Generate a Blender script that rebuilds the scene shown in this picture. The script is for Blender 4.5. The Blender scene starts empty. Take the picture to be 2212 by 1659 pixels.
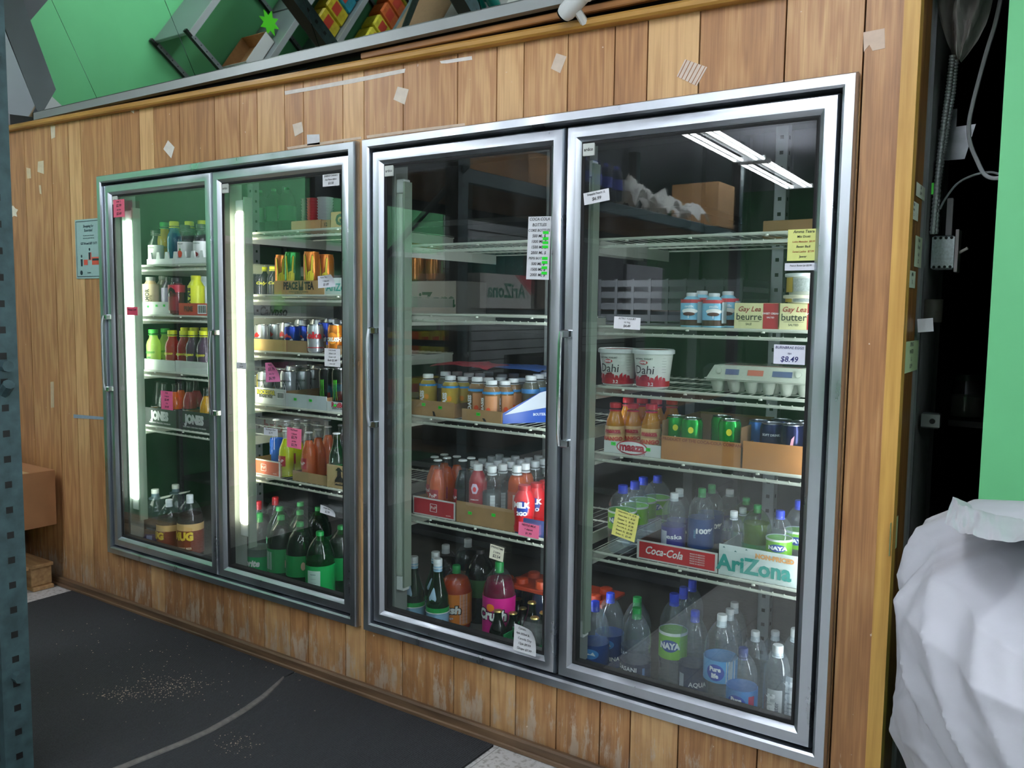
import bpy, math, random
from mathutils import Matrix, Vector
random.seed(7)
SC = bpy.context.scene
COL = SC.collection
# ---------------------------------------------------------------- camera
FPX, PX, PY = 1836.38, 1106.0, 829.5
CAMP = Vector((2.12566, -2.21759, 1.42900))
R3 = Matrix(((0.82724068, -0.55861311, -0.06020173), (0.56170987, 0.8246498, 0.06659379), (0.01244518, -0.088905, 0.99596236)))
cam = bpy.data.cameras.new('camera'); co = bpy.data.objects.new('camera', cam); COL.objects.link(co)
cam.sensor_width = 36; cam.lens = FPX / 2212 * 36; cam.clip_start = 0.02; cam.clip_end = 60
mw = Matrix.Identity(4)
for i in range(3):
    mw[i][0] = R3[i][0]; mw[i][1] = R3[i][2]; mw[i][2] = -R3[i][1]; mw[i][3] = CAMP[i]
co.matrix_world = mw
SC.camera = co
# ---------------------------------------------------------------- world and exposure
w = bpy.data.worlds.new('world'); SC.world = w; w.use_nodes = True
w.node_tree.nodes['Background'].inputs[0].default_value = (0.75, 0.85, 1.0, 1)
w.node_tree.nodes['Background'].inputs[1].default_value = 0.3
vs = SC.view_settings
vs.view_transform = 'Standard'; vs.look = 'None'; vs.gamma = 1; vs.use_curve_mapping = False
vs.exposure = 1.3
SC.cycles.transparent_max_bounces = 32; SC.cycles.max_bounces = 8; SC.cycles.use_denoising = True
SC.cycles.caustics_reflective = False; SC.cycles.caustics_refractive = False
SC.cycles.sample_clamp_indirect = 6
LAMP = 17.0      # strength of the ceiling tubes
JAMB_FILL = 13.0  # strength of the added fill tubes at the door edges
JAMB = 4.2       # strength of the lit tubes inside the cooler

# ---------------------------------------------------------------- helpers
def at(px, py, Y=None, Z=None, X=None):
    """photo point on the real plane X=, Y= or Z= of the room"""
    d = R3 @ Vector(((px - PX) / FPX, 1, -(py - PY) / FPX))
    if Y is not None: t = (Y - CAMP.y) / d.y
    elif Z is not None: t = (Z - CAMP.z) / d.z
    else: t = (X - CAMP.x) / d.x
    return CAMP + d * t

def rgb(h):
    if not isinstance(h, str): return tuple(h)
    h = h.lstrip('#'); o = []
    if len(h) == 3: h = ''.join(c + c for c in h)
    for i in (0, 2, 4):
        v = int(h[i:i + 2], 16) / 255
        o.append(v / 12.92 if v < .04045 else ((v + .055) / 1.055) ** 2.4)
    return tuple(o)

MC = {}
def nt(name):
    m = bpy.data.materials.new(name); m.use_nodes = True
    t = m.node_tree; t.nodes.clear(); out = t.nodes.new('ShaderNodeOutputMaterial')
    return m, t, out
def N(t, k, **a):
    n = t.nodes.new('ShaderNode' + k)
    for q, v in a.items(): setattr(n, q, v)
    return n
def P(col, rough=.5, metal=0., emit=0., coat=0., bump=0., bscale=60, var=0., spec=.5, trans=0.):
    """plain surface with a little procedural unevenness"""
    key = ('P', str(col), rough, metal, emit, coat, bump, bscale, var, spec, trans)
    if key in MC: return MC[key]
    m, t, out = nt('surface'); c = rgb(col)
    b = N(t, 'BsdfPrincipled'); L = t.links.new
    b.inputs['Base Color'].default_value = (*c, 1); b.inputs['Roughness'].default_value = rough
    b.inputs['Metallic'].default_value = metal; b.inputs['Coat Weight'].default_value = coat
    b.inputs['Specular IOR Level'].default_value = spec
    if emit: b.inputs['Emission Color'].default_value = (*c, 1); b.inputs['Emission Strength'].default_value = emit
    tc = N(t, 'TexCoord'); nz = N(t, 'TexNoise'); nz.inputs['Scale'].default_value = bscale; nz.inputs['Detail'].default_value = 4
    L(tc.outputs['Object'], nz.inputs['Vector'])
    if var:
        mx = N(t, 'MixRGB', blend_type='MULTIPLY'); mx.inputs[0].default_value = 1; mx.inputs[1].default_value = (*c, 1)
        mr = N(t, 'MapRange'); mr.inputs[1].default_value = .3; mr.inputs[2].default_value = .7; mr.inputs[3].default_value = 1 - var; mr.inputs[4].default_value = 1 + var * .5
        L(nz.outputs[0], mr.inputs[0]); L(mr.outputs[0], mx.inputs[2]); L(mx.outputs[0], b.inputs['Base Color'])
    if bump:
        bp = N(t, 'Bump'); bp.inputs['Strength'].default_value = bump; bp.inputs['Distance'].default_value = .01
        L(nz.outputs[0], bp.inputs['Height']); L(bp.outputs[0], b.inputs['Normal'])
    if trans:
        tr = N(t, 'BsdfTranslucent'); tr.inputs[0].default_value = (*c, 1); ms = N(t, 'MixShader'); ms.inputs[0].default_value = trans
        L(b.outputs[0], ms.inputs[1]); L(tr.outputs[0], ms.inputs[2]); L(ms.outputs[0], out.inputs[0])
    else: L(b.outputs[0], out.inputs[0])
    MC[key] = m; return m

def CLEAR(tint=(1, 1, 1), ior=1.45, rough=.03, haze=.0, wrinkle=0., hazecol=(.7, .75, .75)):
    """thin clear plastic or glass: see-through tint, Fresnel gloss, a little haze"""
    tint = rgb(tint); key = ('C', tint, ior, rough, haze, wrinkle, hazecol)
    if key in MC: return MC[key]
    m, t, out = nt('clear'); L = t.links.new
    tr = N(t, 'BsdfTransparent'); tr.inputs[0].default_value = (*tint, 1)
    gl = N(t, 'BsdfGlossy'); gl.inputs['Roughness'].default_value = rough; gl.inputs[0].default_value = (1, 1, 1, 1)
    fr = N(t, 'Fresnel'); fr.inputs[0].default_value = ior
    g = N(t, 'NewGeometry'); bk = N(t, 'Math', operation='SUBTRACT'); bk.inputs[0].default_value = 1
    L(g.outputs['Backfacing'], bk.inputs[1]); fm = N(t, 'Math', operation='MULTIPLY')
    L(fr.outputs[0], fm.inputs[0]); L(bk.outputs[0], fm.inputs[1])
    mx = N(t, 'MixShader'); L(fm.outputs[0], mx.inputs[0]); L(tr.outputs[0], mx.inputs[1]); L(gl.outputs[0], mx.inputs[2])
    last = mx
    tc = N(t, 'TexCoord'); nz = N(t, 'TexNoise'); nz.inputs['Scale'].default_value = 9 if haze else 50; nz.inputs['Detail'].default_value = 6
    mp = N(t, 'Mapping'); mp.inputs['Scale'].default_value = (1, 1, .35); L(tc.outputs['Object'], mp.inputs[0]); L(mp.outputs[0], nz.inputs['Vector'])
    if wrinkle:
        bp = N(t, 'Bump'); bp.inputs['Strength'].default_value = wrinkle; bp.inputs['Distance'].default_value = .02
        L(nz.outputs[0], bp.inputs['Height']); L(bp.outputs[0], gl.inputs['Normal']); L(bp.outputs[0], fr.inputs['Normal'])
    if haze:
        df = N(t, 'BsdfDiffuse'); df.inputs[0].default_value = (*hazecol, 1)
        mr = N(t, 'MapRange'); mr.inputs[1].default_value = .42; mr.inputs[2].default_value = .8; mr.inputs[3].default_value = haze * .35; mr.inputs[4].default_value = haze * 2.4
        L(nz.outputs[0], mr.inputs[0]); m2 = N(t, 'MixShader'); L(mr.outputs[0], m2.inputs[0]); L(mx.outputs[0], m2.inputs[1]); L(df.outputs[0], m2.inputs[2]); last = m2
    L(last.outputs[0], out.inputs[0]); MC[key] = m; return m

def LIQ(col, tr=.35):
    return P(col, rough=.08, trans=tr, spec=.4)

def SEE(col):   # coloured drink one can partly look through
    c = rgb(col); import colorsys; h_ = colorsys.rgb_to_hsv(*c); c = colorsys.hsv_to_rgb(h_[0], min(1, h_[1] * 1.08), min(1, h_[2] * 1.45)); key = ('S', c)
    if key in MC: return MC[key]
    m, t, out = nt('drink'); L = t.links.new
    a = N(t, 'BsdfTransparent'); a.inputs[0].default_value = (*[min(1, x ** .5) for x in c], 1)
    b = N(t, 'BsdfTranslucent'); b.inputs[0].default_value = (*c, 1); d = N(t, 'BsdfDiffuse'); d.inputs[0].default_value = (*c, 1)
    m1 = N(t, 'MixShader'); m1.inputs[0].default_value = .5; L(b.outputs[0], m1.inputs[1]); L(d.outputs[0], m1.inputs[2])
    m2 = N(t, 'MixShader'); m2.inputs[0].default_value = .8; L(a.outputs[0], m2.inputs[1]); L(m1.outputs[0], m2.inputs[2])
    L(m2.outputs[0], out.inputs[0]); MC[key] = m; return m

FONT = {}
def glyphs(s, bold=0., shear=0., slices=False):
    key = (s, bold, shear, slices)
    if key in FONT: return FONT[key]
    cu = bpy.data.curves.new('t', 'FONT'); cu.body = s; cu.size = 1; cu.offset = bold; cu.shear = shear; cu.resolution_u = 2
    cu.align_x = 'CENTER'; cu.align_y = 'CENTER'
    o = bpy.data.objects.new('t', cu); COL.objects.link(o)
    dg = bpy.context.evaluated_depsgraph_get(); me = bpy.data.meshes.new_from_object(o.evaluated_get(dg))
    import bmesh
    bm = bmesh.new(); bm.from_mesh(me)
    if slices and len(bm.verts):
        xs = [v.co.x for v in bm.verts]; a, b = min(xs), max(xs); k = a + .3
        while k < b:
            bmesh.ops.bisect_plane(bm, geom=bm.verts[:] + bm.edges[:] + bm.faces[:], plane_co=(k, 0, 0), plane_no=(1, 0, 0)); k += .3
    vs_ = [tuple(v.co) for v in bm.verts]; bm.verts.index_update(); fs = [[v.index for v in f.verts] for f in bm.faces]
    bm.free(); bpy.data.objects.remove(o); bpy.data.curves.remove(cu); bpy.data.meshes.remove(me)
    FONT[key] = (vs_, fs); return FONT[key]

class MB:
    def __init__(s): s.v = []; s.f = []; s.m = []; s.mats = []; s.att = []; s.cur = 0.
    def mi(s, m):
        if m not in s.mats: s.mats.append(m)
        return s.mats.index(m)
    def add(s, vs_, fs, m):
        b = len(s.v); s.v += [tuple(x) for x in vs_]; s.att += [s.cur] * len(vs_); k = s.mi(m)
        for f in fs: s.f.append([b + i for i in f]); s.m.append(k)
        return s
    def box(s, x0, x1, y0, y1, z0, z1, m, bev=0.):
        if bev:
            e = bev; P8 = []
            loops = [(e, z0), (0, z0 + e), (0, z1 - e), (e, z1)]
            vs_ = []
            for i, z in loops: 
                vs_ += [(x0 + i + e * 0, y0 + i, z), (x1 - i, y0 + i, z), (x1 - i, y1 - i, z), (x0 + i, y1 - i, z)]
            fs = [[3, 2, 1, 0], [12, 13, 14, 15]]
            for k in range(3):
                for j in range(4): fs.append([k * 4 + j, k * 4 + (j + 1) % 4, k * 4 + 4 + (j + 1) % 4, k * 4 + 4 + j])
            return s.add(vs_, fs, m)
        vs_ = [(x0, y0, z0), (x1, y0, z0), (x1, y1, z0), (x0, y1, z0), (x0, y0, z1), (x1, y0, z1), (x1, y1, z1), (x0, y1, z1)]
        return s.add(vs_, [[3, 2, 1, 0], [4, 5, 6, 7], [0, 1, 5, 4], [1, 2, 6, 5], [2, 3, 7, 6], [3, 0, 4, 7]], m)
    def lathe(s, prof, m, seg=20, c=(0, 0, 0), sq=0.):
        """prof: (radius, z); sq > 0 squares the section"""
        vs_ = []; fs = []; n = len(prof)
        for r, z in prof:
            for k in range(seg):
                a = 2 * math.pi * k / seg; q = 1.
                if sq: q = 1 / (abs(math.cos(a)) ** (2 + sq) + abs(math.sin(a)) ** (2 + sq)) ** (1 / (2 + sq))
                vs_.append((c[0] + r * q * math.cos(a), c[1] + r * q * math.sin(a), c[2] + z))
        for i in range(n - 1):
            for k in range(seg):
                k2 = (k + 1) % seg; fs.append([i * seg + k, i * seg + k2, (i + 1) * seg + k2, (i + 1) * seg + k])
        if prof[0][0] > 1e-6: fs.append([k for k in range(seg)][::-1])
        if prof[-1][0] > 1e-6: fs.append([(n - 1) * seg + k for k in range(seg)])
        return s.add(vs_, fs, m)
    def band(s, r, z0, z1, m, seg=24, a0=0., a1=360., t=.0006, c=(0, 0)):
        """label band wrapped round; angle 0 faces -Y"""
        vs_ = []; fs = []; n = max(2, int(seg * (a1 - a0) / 360))
        for k in range(n + 1):
            a = math.radians(a0 + (a1 - a0) * k / n)
            for rr, z in ((r, z0), (r, z1), (r + t, z1), (r + t, z0)):
                vs_.append((c[0] + rr * math.sin(a), c[1] - rr * math.cos(a), z))
        for k in range(n):
            for j in range(4): fs.append([k * 4 + j, k * 4 + (j + 1) % 4, k * 4 + 4 + (j + 1) % 4, k * 4 + 4 + j])
        fs += [[0, 3, 2, 1], [n * 4 + j for j in range(4)]]
        fs = [f[::-1] for f in fs]
        return s.add(vs_, fs, m)
    def tube(s, pts, r, m, seg=8, closed=False):
        pts = [Vector(p) for p in pts]; n = len(pts); vs_ = []; fs = []
        up = Vector((0, 0, 1))
        for i, p in enumerate(pts):
            a = pts[max(0, i - 1)]; b = pts[min(n - 1, i + 1)]
            if closed: a = pts[(i - 1) % n]; b = pts[(i + 1) % n]
            d = (b - a).normalized(); u = d.cross(up if abs(d.z) < .95 else Vector((1, 0, 0))).normalized(); v = d.cross(u)
            rr = r[i] if isinstance(r, (list, tuple)) else r
            for k in range(seg):
                t = 2 * math.pi * k / seg; vs_.append(p + (u * math.cos(t) + v * math.sin(t)) * rr)
        for i in range(n if closed else n - 1):
            j = (i + 1) % n
            for k in range(seg): k2 = (k + 1) % seg; fs.append([i * seg + k, i * seg + k2, j * seg + k2, j * seg + k])
        if not closed: fs += [[k for k in range(seg)][::-1], [(n - 1) * seg + k for k in range(seg)]]
        return s.add(vs_, fs, m)
    def loops(s, x0, x1, z0, z1, prof, m):
        """mitred rectangular frame; prof: (inset, y)"""
        vs_ = []; fs = []
        for i, y in prof: vs_ += [(x0 + i, y, z0 + i), (x1 - i, y, z0 + i), (x1 - i, y, z1 - i), (x0 + i, y, z1 - i)]
        for k in range(len(prof) - 1):
            for j in range(4): fs.append([k * 4 + j, k * 4 + (j + 1) % 4, k * 4 + 4 + (j + 1) % 4, k * 4 + 4 + j])
        return s.add(vs_, fs, m)
    def prism(s, poly, y0, y1, m):
        """poly in (x, z) given thickness in y"""
        n = len(poly); vs_ = [(x, y0, z) for x, z in poly] + [(x, y1, z) for x, z in poly]
        fs = [list(range(n)), list(range(n, 2 * n))[::-1]] + [[i, n + i, n + (i + 1) % n, (i + 1) % n] for i in range(n)]
        return s.add(vs_, fs, m)
    def text(s, t, size, o, m, ux=(1, 0, 0), uz=(0, 0, 1), bold=.02, shear=0., sx=1., rot=0.):
        g, fs = glyphs(t, bold, shear); ux = Vector(ux); uz = Vector(uz); o = Vector(o); vs_ = []
        cr, sr = math.cos(rot), math.sin(rot)
        for x, y, z in g:
            x, y = x * size * sx, y * size
            x, y = x * cr - y * sr, x * sr + y * cr
            vs_.append(o + ux * x + uz * y)
        return s.add(vs_, fs, m)
    def wrap(s, t, size, r, z, m, a=0., bold=.02, shear=0., sx=1., vert=False, c=(0, 0), taper=0.):
        """text bent round a bottle of radius r"""
        g, fs = glyphs(t, bold, shear, not vert); vs_ = []
        for x, y, q in g:
            x, y = x * size * sx, y * size
            if vert: x, y = -y, x
            rr = r + taper * y
            an = math.radians(a) + x / r; vs_.append((c[0] + rr * math.sin(an), c[1] - rr * math.cos(an), z + y))
        return s.add(vs_, fs, m)
    def xf(s, M):
        s.v = [tuple(M @ Vector(p)) for p in s.v]; return s
    def build(s, name, parent=None, loc=None, rz=0., attr=None, flat=False, kind=None):
        me = bpy.data.meshes.new(name); me.from_pydata(s.v, [], s.f)
        for m in s.mats: me.materials.append(m)
        me.polygons.foreach_set('material_index', s.m)
        me.update()
        if not flat:
            me.polygons.foreach_set('use_smooth', [True] * len(s.f)); me.set_sharp_from_angle(angle=math.radians(38))
        if attr:
            a = me.attributes.new(attr, 'FLOAT', 'POINT'); a.data.foreach_set('value', s.att)
        o = bpy.data.objects.new(name, me); COL.objects.link(o)
        if parent: o.parent = parent
        if loc is not None: o.location = loc
        o.rotation_euler.z = rz
        if kind: o['kind'] = kind
        return o

def tag(o, label, cat, group=None):
    o['label'] = label; o['category'] = cat
    if group: o['group'] = group
    return o
def thing(name, label, cat, loc=(0, 0, 0), rz=0., group=None):
    o = bpy.data.objects.new(name, None); COL.objects.link(o); o.location = loc; o.rotation_euler.z = rz
    o.empty_display_size = .05
    return tag(o, label, cat, group)
KIDS = {}
def kids(o): return KIDS.setdefault(o.name, [c for c in bpy.data.objects if c.parent == o])
def copy_tree(o, parent=None):
    c = o.copy(); COL.objects.link(c); c.parent = parent
    for k in kids(o): copy_tree(k, c)
    return c
# ---------------------------------------------------------------- wood, metal, green paint, mat
def m_wood():
    m, t, out = nt('wood panelling'); L = t.links.new
    tc = N(t, 'TexCoord'); at_ = N(t, 'Attribute', attribute_name='tone')
    off = N(t, 'CombineXYZ'); ml = N(t, 'Math', operation='MULTIPLY'); ml.inputs[1].default_value = 37
    L(at_.outputs['Fac'], ml.inputs[0]); L(ml.outputs[0], off.inputs[2]); L(ml.outputs[0], off.inputs[1])
    ad = N(t, 'VectorMath', operation='ADD'); L(tc.outputs['Object'], ad.inputs[0]); L(off.outputs[0], ad.inputs[1])
    mp = N(t, 'Mapping'); mp.inputs['Scale'].default_value = (9, 9, .9); L(ad.outputs[0], mp.inputs[0])
    n1 = N(t, 'TexNoise'); n1.inputs['Scale'].default_value = 1.6; n1.inputs['Detail'].default_value = 3; L(mp.outputs[0], n1.inputs['Vector'])
    # cathedral rings: bands of a smooth noise
    rg = N(t, 'Math', operation='MULTIPLY'); rg.inputs[1].default_value = 34; L(n1.outputs[0], rg.inputs[0])
    sn = N(t, 'Math', operation='SINE'); L(rg.outputs[0], sn.inputs[0])
    mp2 = N(t, 'Mapping'); mp2.inputs['Scale'].default_value = (240, 240, 5); L(ad.outputs[0], mp2.inputs[0])
    n2 = N(t, 'TexNoise'); n2.inputs['Scale'].default_value = 1; n2.inputs['Detail'].default_value = 5; L(mp2.outputs[0], n2.inputs['Vector'])
    cr = N(t, 'ValToRGB'); e = cr.color_ramp.elements; e[0].position = 0; e[0].color = (*rgb('#85583a'), 1); e[1].position = 1; e[1].color = (*rgb('#dcb27c'), 1)
    x = cr.color_ramp.elements.new(.5); x.color = (*rgb('#b58355'), 1)
    # fac = tone*.5 + sin*.12 + fine noise*.5
    a1 = N(t, 'Math', operation='MULTIPLY_ADD'); a1.inputs[1].default_value = .13; L(sn.outputs[0], a1.inputs[0])
    a0 = N(t, 'Math', operation='MULTIPLY'); a0.inputs[1].default_value = .62; L(at_.outputs['Fac'], a0.inputs[0]); L(a0.outputs[0], a1.inputs[2])
    a2 = N(t, 'Math', operation='MULTIPLY_ADD'); a2.inputs[1].default_value = .62; L(n2.outputs[0], a2.inputs[0]); L(a1.outputs[0], a2.inputs[2]); L(a2.outputs[0], cr.inputs[0])
    # knots
    # wear: pale scuffs low on the wall, grime right above the floor
    sp = N(t, 'SeparateXYZ'); L(tc.outputs['Object'], sp.inputs[0])
    mp3 = N(t, 'Mapping'); mp3.inputs['Scale'].default_value = (26, 26, 5.5); L(tc.outputs['Object'], mp3.inputs[0])
    n3 = N(t, 'TexNoise'); n3.inputs['Scale'].default_value = 1; n3.inputs['Detail'].default_value = 9; n3.inputs['Roughness'].default_value = .75; L(mp3.outputs[0], n3.inputs['Vector'])
    lo = N(t, 'MapRange'); lo.inputs[1].default_value = .10; lo.inputs[2].default_value = .34; lo.inputs[3].default_value = .07; lo.inputs[4].default_value = -.12; L(sp.outputs[2], lo.inputs[0])
    sm = N(t, 'Math', operation='ADD'); L(n3.outputs[0], sm.inputs[0]); L(lo.outputs[0], sm.inputs[1])
    wr = N(t, 'MapRange'); wr.inputs[1].default_value = .55; wr.inputs[2].default_value = .63; wr.inputs[4].default_value = .8; L(sm.outputs[0], wr.inputs[0])
    mx = N(t, 'MixRGB'); mx.inputs[2].default_value = (*rgb('#cdbca8'), 1); L(wr.outputs[0], mx.inputs[0]); L(cr.outputs[0], mx.inputs[1])
    gr = N(t, 'MapRange'); gr.inputs[1].default_value = .02; gr.inputs[2].default_value = .34; gr.inputs[3].default_value = .55; gr.inputs[4].default_value = 0
    n4 = N(t, 'TexNoise'); n4.inputs['Scale'].default_value = 14; n4.inputs['Detail'].default_value = 5; L(tc.outputs['Object'], n4.inputs['Vector'])
    zz = N(t, 'Math', operation='MULTIPLY_ADD'); zz.inputs[1].default_value = .3; L(n4.outputs[0], zz.inputs[0]); L(sp.outputs[2], zz.inputs[2])
    z2 = N(t, 'Math', operation='SUBTRACT'); z2.inputs[1].default_value = .1; L(zz.outputs[0], z2.inputs[0]); L(z2.outputs[0], gr.inputs[0])
    m2 = N(t, 'MixRGB'); m2.inputs[2].default_value = (*rgb('#4a3524'), 1); L(gr.outputs[0], m2.inputs[0]); L(mx.outputs[0], m2.inputs[1])
    # small flecks everywhere
    n5 = N(t, 'TexNoise'); n5.inputs['Scale'].default_value = 55; n5.inputs['Detail'].default_value = 2; L(tc.outputs['Object'], n5.inputs['Vector'])
    fl = N(t, 'MapRange'); fl.inputs[1].default_value = .74; fl.inputs[2].default_value = .77; fl.inputs[4].default_value = .6; L(n5.outputs[0], fl.inputs[0])
    m3 = N(t, 'MixRGB'); m3.inputs[2].default_value = (*rgb('#e6dccb'), 1); L(fl.outputs[0], m3.inputs[0]); L(m2.outputs[0], m3.inputs[1])
    b = N(t, 'BsdfPrincipled'); b.inputs['Roughness'].default_value = .42; L(m3.outputs[0], b.inputs['Base Color'])
    bp = N(t, 'Bump'); bp.inputs['Strength'].default_value = .12; bp.inputs['Distance'].default_value = .004; L(n2.outputs[0], bp.inputs['Height']); L(bp.outputs[0], b.inputs['Normal'])
    L(b.outputs[0], out.inputs[0]); return m
def m_grain(a, b_, sc=(60, 60, 3), rough=.45):
    m, t, out = nt('timber'); L = t.links.new
    tc = N(t, 'TexCoord'); mp = N(t, 'Mapping'); mp.inputs['Scale'].default_value = sc; L(tc.outputs['Object'], mp.inputs[0])
    n = N(t, 'TexNoise'); n.inputs['Scale'].default_value = 1; n.inputs['Detail'].default_value = 6; L(mp.outputs[0], n.inputs['Vector'])
    c = N(t, 'ValToRGB'); c.color_ramp.elements[0].position = .3; c.color_ramp.elements[1].position = .7
    c.color_ramp.elements[0].color = (*rgb(a), 1); c.color_ramp.elements[1].color = (*rgb(b_), 1); L(n.outputs[0], c.inputs[0])
    b = N(t, 'BsdfPrincipled'); b.inputs['Roughness'].default_value = rough; L(c.outputs[0], b.inputs['Base Color']); L(b.outputs[0], out.inputs[0]); return m
def m_alu(col='#c8ced6', rough=.33, sc=(30, 30, 260)):
    m, t, out = nt('aluminium'); L = t.links.new
    tc = N(t, 'TexCoord'); mp = N(t, 'Mapping'); mp.inputs['Scale'].default_value = (3, 3, 1.1); L(tc.outputs['Object'], mp.inputs[0])
    n = N(t, 'TexNoise'); n.inputs['Scale'].default_value = 3; n.inputs['Detail'].default_value = 6; n.inputs['Roughness'].default_value = .55; L(mp.outputs[0], n.inputs['Vector'])
    mr = N(t, 'MapRange'); mr.inputs[1].default_value = .35; mr.inputs[2].default_value = .7; mr.inputs[3].default_value = rough * .8; mr.inputs[4].default_value = rough * 1.3; L(n.outputs[0], mr.inputs[0])
    c = N(t, 'ValToRGB'); c.color_ramp.elements[0].position = .3; c.color_ramp.elements[1].position = .75
    k = rgb(col); c.color_ramp.elements[0].color = (*[x * .86 for x in k], 1); c.color_ramp.elements[1].color = (*k, 1); L(n.outputs[0], c.inputs[0])
    b = N(t, 'BsdfPrincipled'); b.inputs['Metallic'].default_value = 1; L(mr.outputs[0], b.inputs['Roughness']); L(c.outputs[0], b.inputs['Base Color']); L(b.outputs[0], out.inputs[0]); return m
def m_mat():
    m, t, out = nt('ribbed mat'); L = t.links.new
    tc = N(t, 'TexCoord'); n = N(t, 'TexNoise'); n.inputs['Scale'].default_value = 170; n.inputs['Detail'].default_value = 4; L(tc.outputs['Object'], n.inputs['Vector'])
    wv = N(t, 'TexWave', bands_direction='X'); wv.inputs['Scale'].default_value = 38; wv.inputs['Distortion'].default_value = .8; L(tc.outputs['Object'], wv.inputs['Vector'])
    c = N(t, 'ValToRGB'); c.color_ramp.elements[0].position = .3; c.color_ramp.elements[1].position = .8
    c.color_ramp.elements[0].color = (*rgb('#0e1012'), 1); c.color_ramp.elements[1].color = (*rgb('#35383c'), 1)
    a = N(t, 'Math', operation='MULTIPLY_ADD'); a.inputs[1].default_value = .55; L(wv.outputs['Fac'], a.inputs[0]); s = N(t, 'Math', operation='MULTIPLY'); s.inputs[1].default_value = .8
    L(n.outputs[0], s.inputs[0]); L(s.outputs[0], a.inputs[2]); L(a.outputs[0], c.inputs[0])
    n5 = N(t, 'TexNoise'); n5.inputs['Scale'].default_value = 260; L(tc.outputs['Object'], n5.inputs['Vector'])
    fl = N(t, 'MapRange'); fl.inputs[1].default_value = .76; fl.inputs[2].default_value = .8; fl.inputs[4].default_value = .7; L(n5.outputs[0], fl.inputs[0])
    mx = N(t, 'MixRGB'); mx.inputs[2].default_value = (*rgb('#8b8d90'), 1); L(fl.outputs[0], mx.inputs[0]); L(c.outputs[0], mx.inputs[1])
    b = N(t, 'BsdfPrincipled'); b.inputs['Roughness'].default_value = .85; L(mx.outputs[0], b.inputs['Base Color'])
    bp = N(t, 'Bump'); bp.inputs['Strength'].default_value = .7; bp.inputs['Distance'].default_value = .003; L(a.outputs[0], bp.inputs['Height']); L(bp.outputs[0], b.inputs['Normal'])
    L(b.outputs[0], out.inputs[0]); return m
def m_floor():
    m, t, out = nt('floor tile'); L = t.links.new
    tc = N(t, 'TexCoord'); n = N(t, 'TexNoise'); n.inputs['Scale'].default_value = 60; n.inputs['Detail'].default_value = 6; L(tc.outputs['Object'], n.inputs['Vector'])
    c = N(t, 'ValToRGB'); c.color_ramp.elements[0].position = .32; c.color_ramp.elements[1].position = .5
    c.color_ramp.elements[0].color = (*rgb('#8d8a86'), 1); c.color_ramp.elements[1].color = (*rgb('#c9c9c8'), 1); L(n.outputs[0], c.inputs[0])
    br = N(t, 'TexBrick'); br.offset = 0; br.inputs['Scale'].default_value = 1; br.inputs['Brick Width'].default_value = .305; br.inputs['Row Height'].default_value = .305
    br.inputs['Mortar Size'].default_value = .0015; br.inputs['Color1'].default_value = (1, 1, 1, 1); br.inputs['Color2'].default_value = (.95, .95, .95, 1); br.inputs['Mortar'].default_value = (.4, .4, .4, 1)
    L(tc.outputs['Object'], br.inputs['Vector']); mx = N(t, 'MixRGB', blend_type='MULTIPLY'); mx.inputs[0].default_value = 1; L(c.outputs[0], mx.inputs[1]); L(br.outputs[0], mx.inputs[2])
    b = N(t, 'BsdfPrincipled'); b.inputs['Roughness'].default_value = .35; L(mx.outputs[0], b.inputs['Base Color']); L(b.outputs[0], out.inputs[0]); return m

WOOD = m_wood(); TRIM = m_grain('#a87a35', '#c99a4e', (3, 30, 30)); TRIMV = m_grain('#b98a3f', '#dcae5c'); BROWN = m_grain('#5a3a1e', '#9a6b38', (50, 50, 2))
ALU = m_alu(); ALUD = m_alu('#6d7075', .35); CHROME = P('#d8dce0', .12, 1); BLACK = P('#0b0b0c', .5); RUB = P('#101113', .7)
GREEN = P('#69c083', .55, var=.05, bscale=3); GREY = P('#8d9296', .5, .3); LGREY = P('#b9bcc0', .5); WHITE = P('#dfe3e2', .45); SHELFW = P('#b6baad', .45)
KRAFT = P('#b98d5e', .8, var=.12, bscale=25, bump=.05); KRAFT2 = P('#a98357', .8, var=.15, bscale=18); KIN = P('#8a6a47', .85, var=.1)
PAPER = P('#e9ebee', .8, trans=.15); PINK = P('#f0709c', .75, trans=.1); YEL = P('#e3e492', .75, trans=.1); LGRN = P('#cfe0b8', .8); INK = P('#23252b', .7); INKR = P('#b04032', .7); NEON = P('#19e02e', .6, emit=0)
DARKBOX = P('#202226', .7); TEALRACK = P('#4a6a72', .45, var=.25, bscale=22); CLR = CLEAR((.93, .95, .96), 1.5, .04, haze=.03); CLRB = CLEAR((.88, .93, .97), 1.5, .04, wrinkle=.3, haze=.11, hazecol=(.62, .68, .72))
CAPW = P('#e4e8ea', .4); CAPG = P('#1e9a4a', .4); CAPB = P('#2b45cf', .4); CAPY = P('#d8dc20', .4); CAPR = P('#c8202c', .4); CAPK = P('#17181a', .4)
TXW = P('#f2f4f4', .5); TXK = P('#141414', .6); SILVER = P('#c9ccd0', .22, 1); TIN = P('#b8bcc0', .3, .9)

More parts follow.
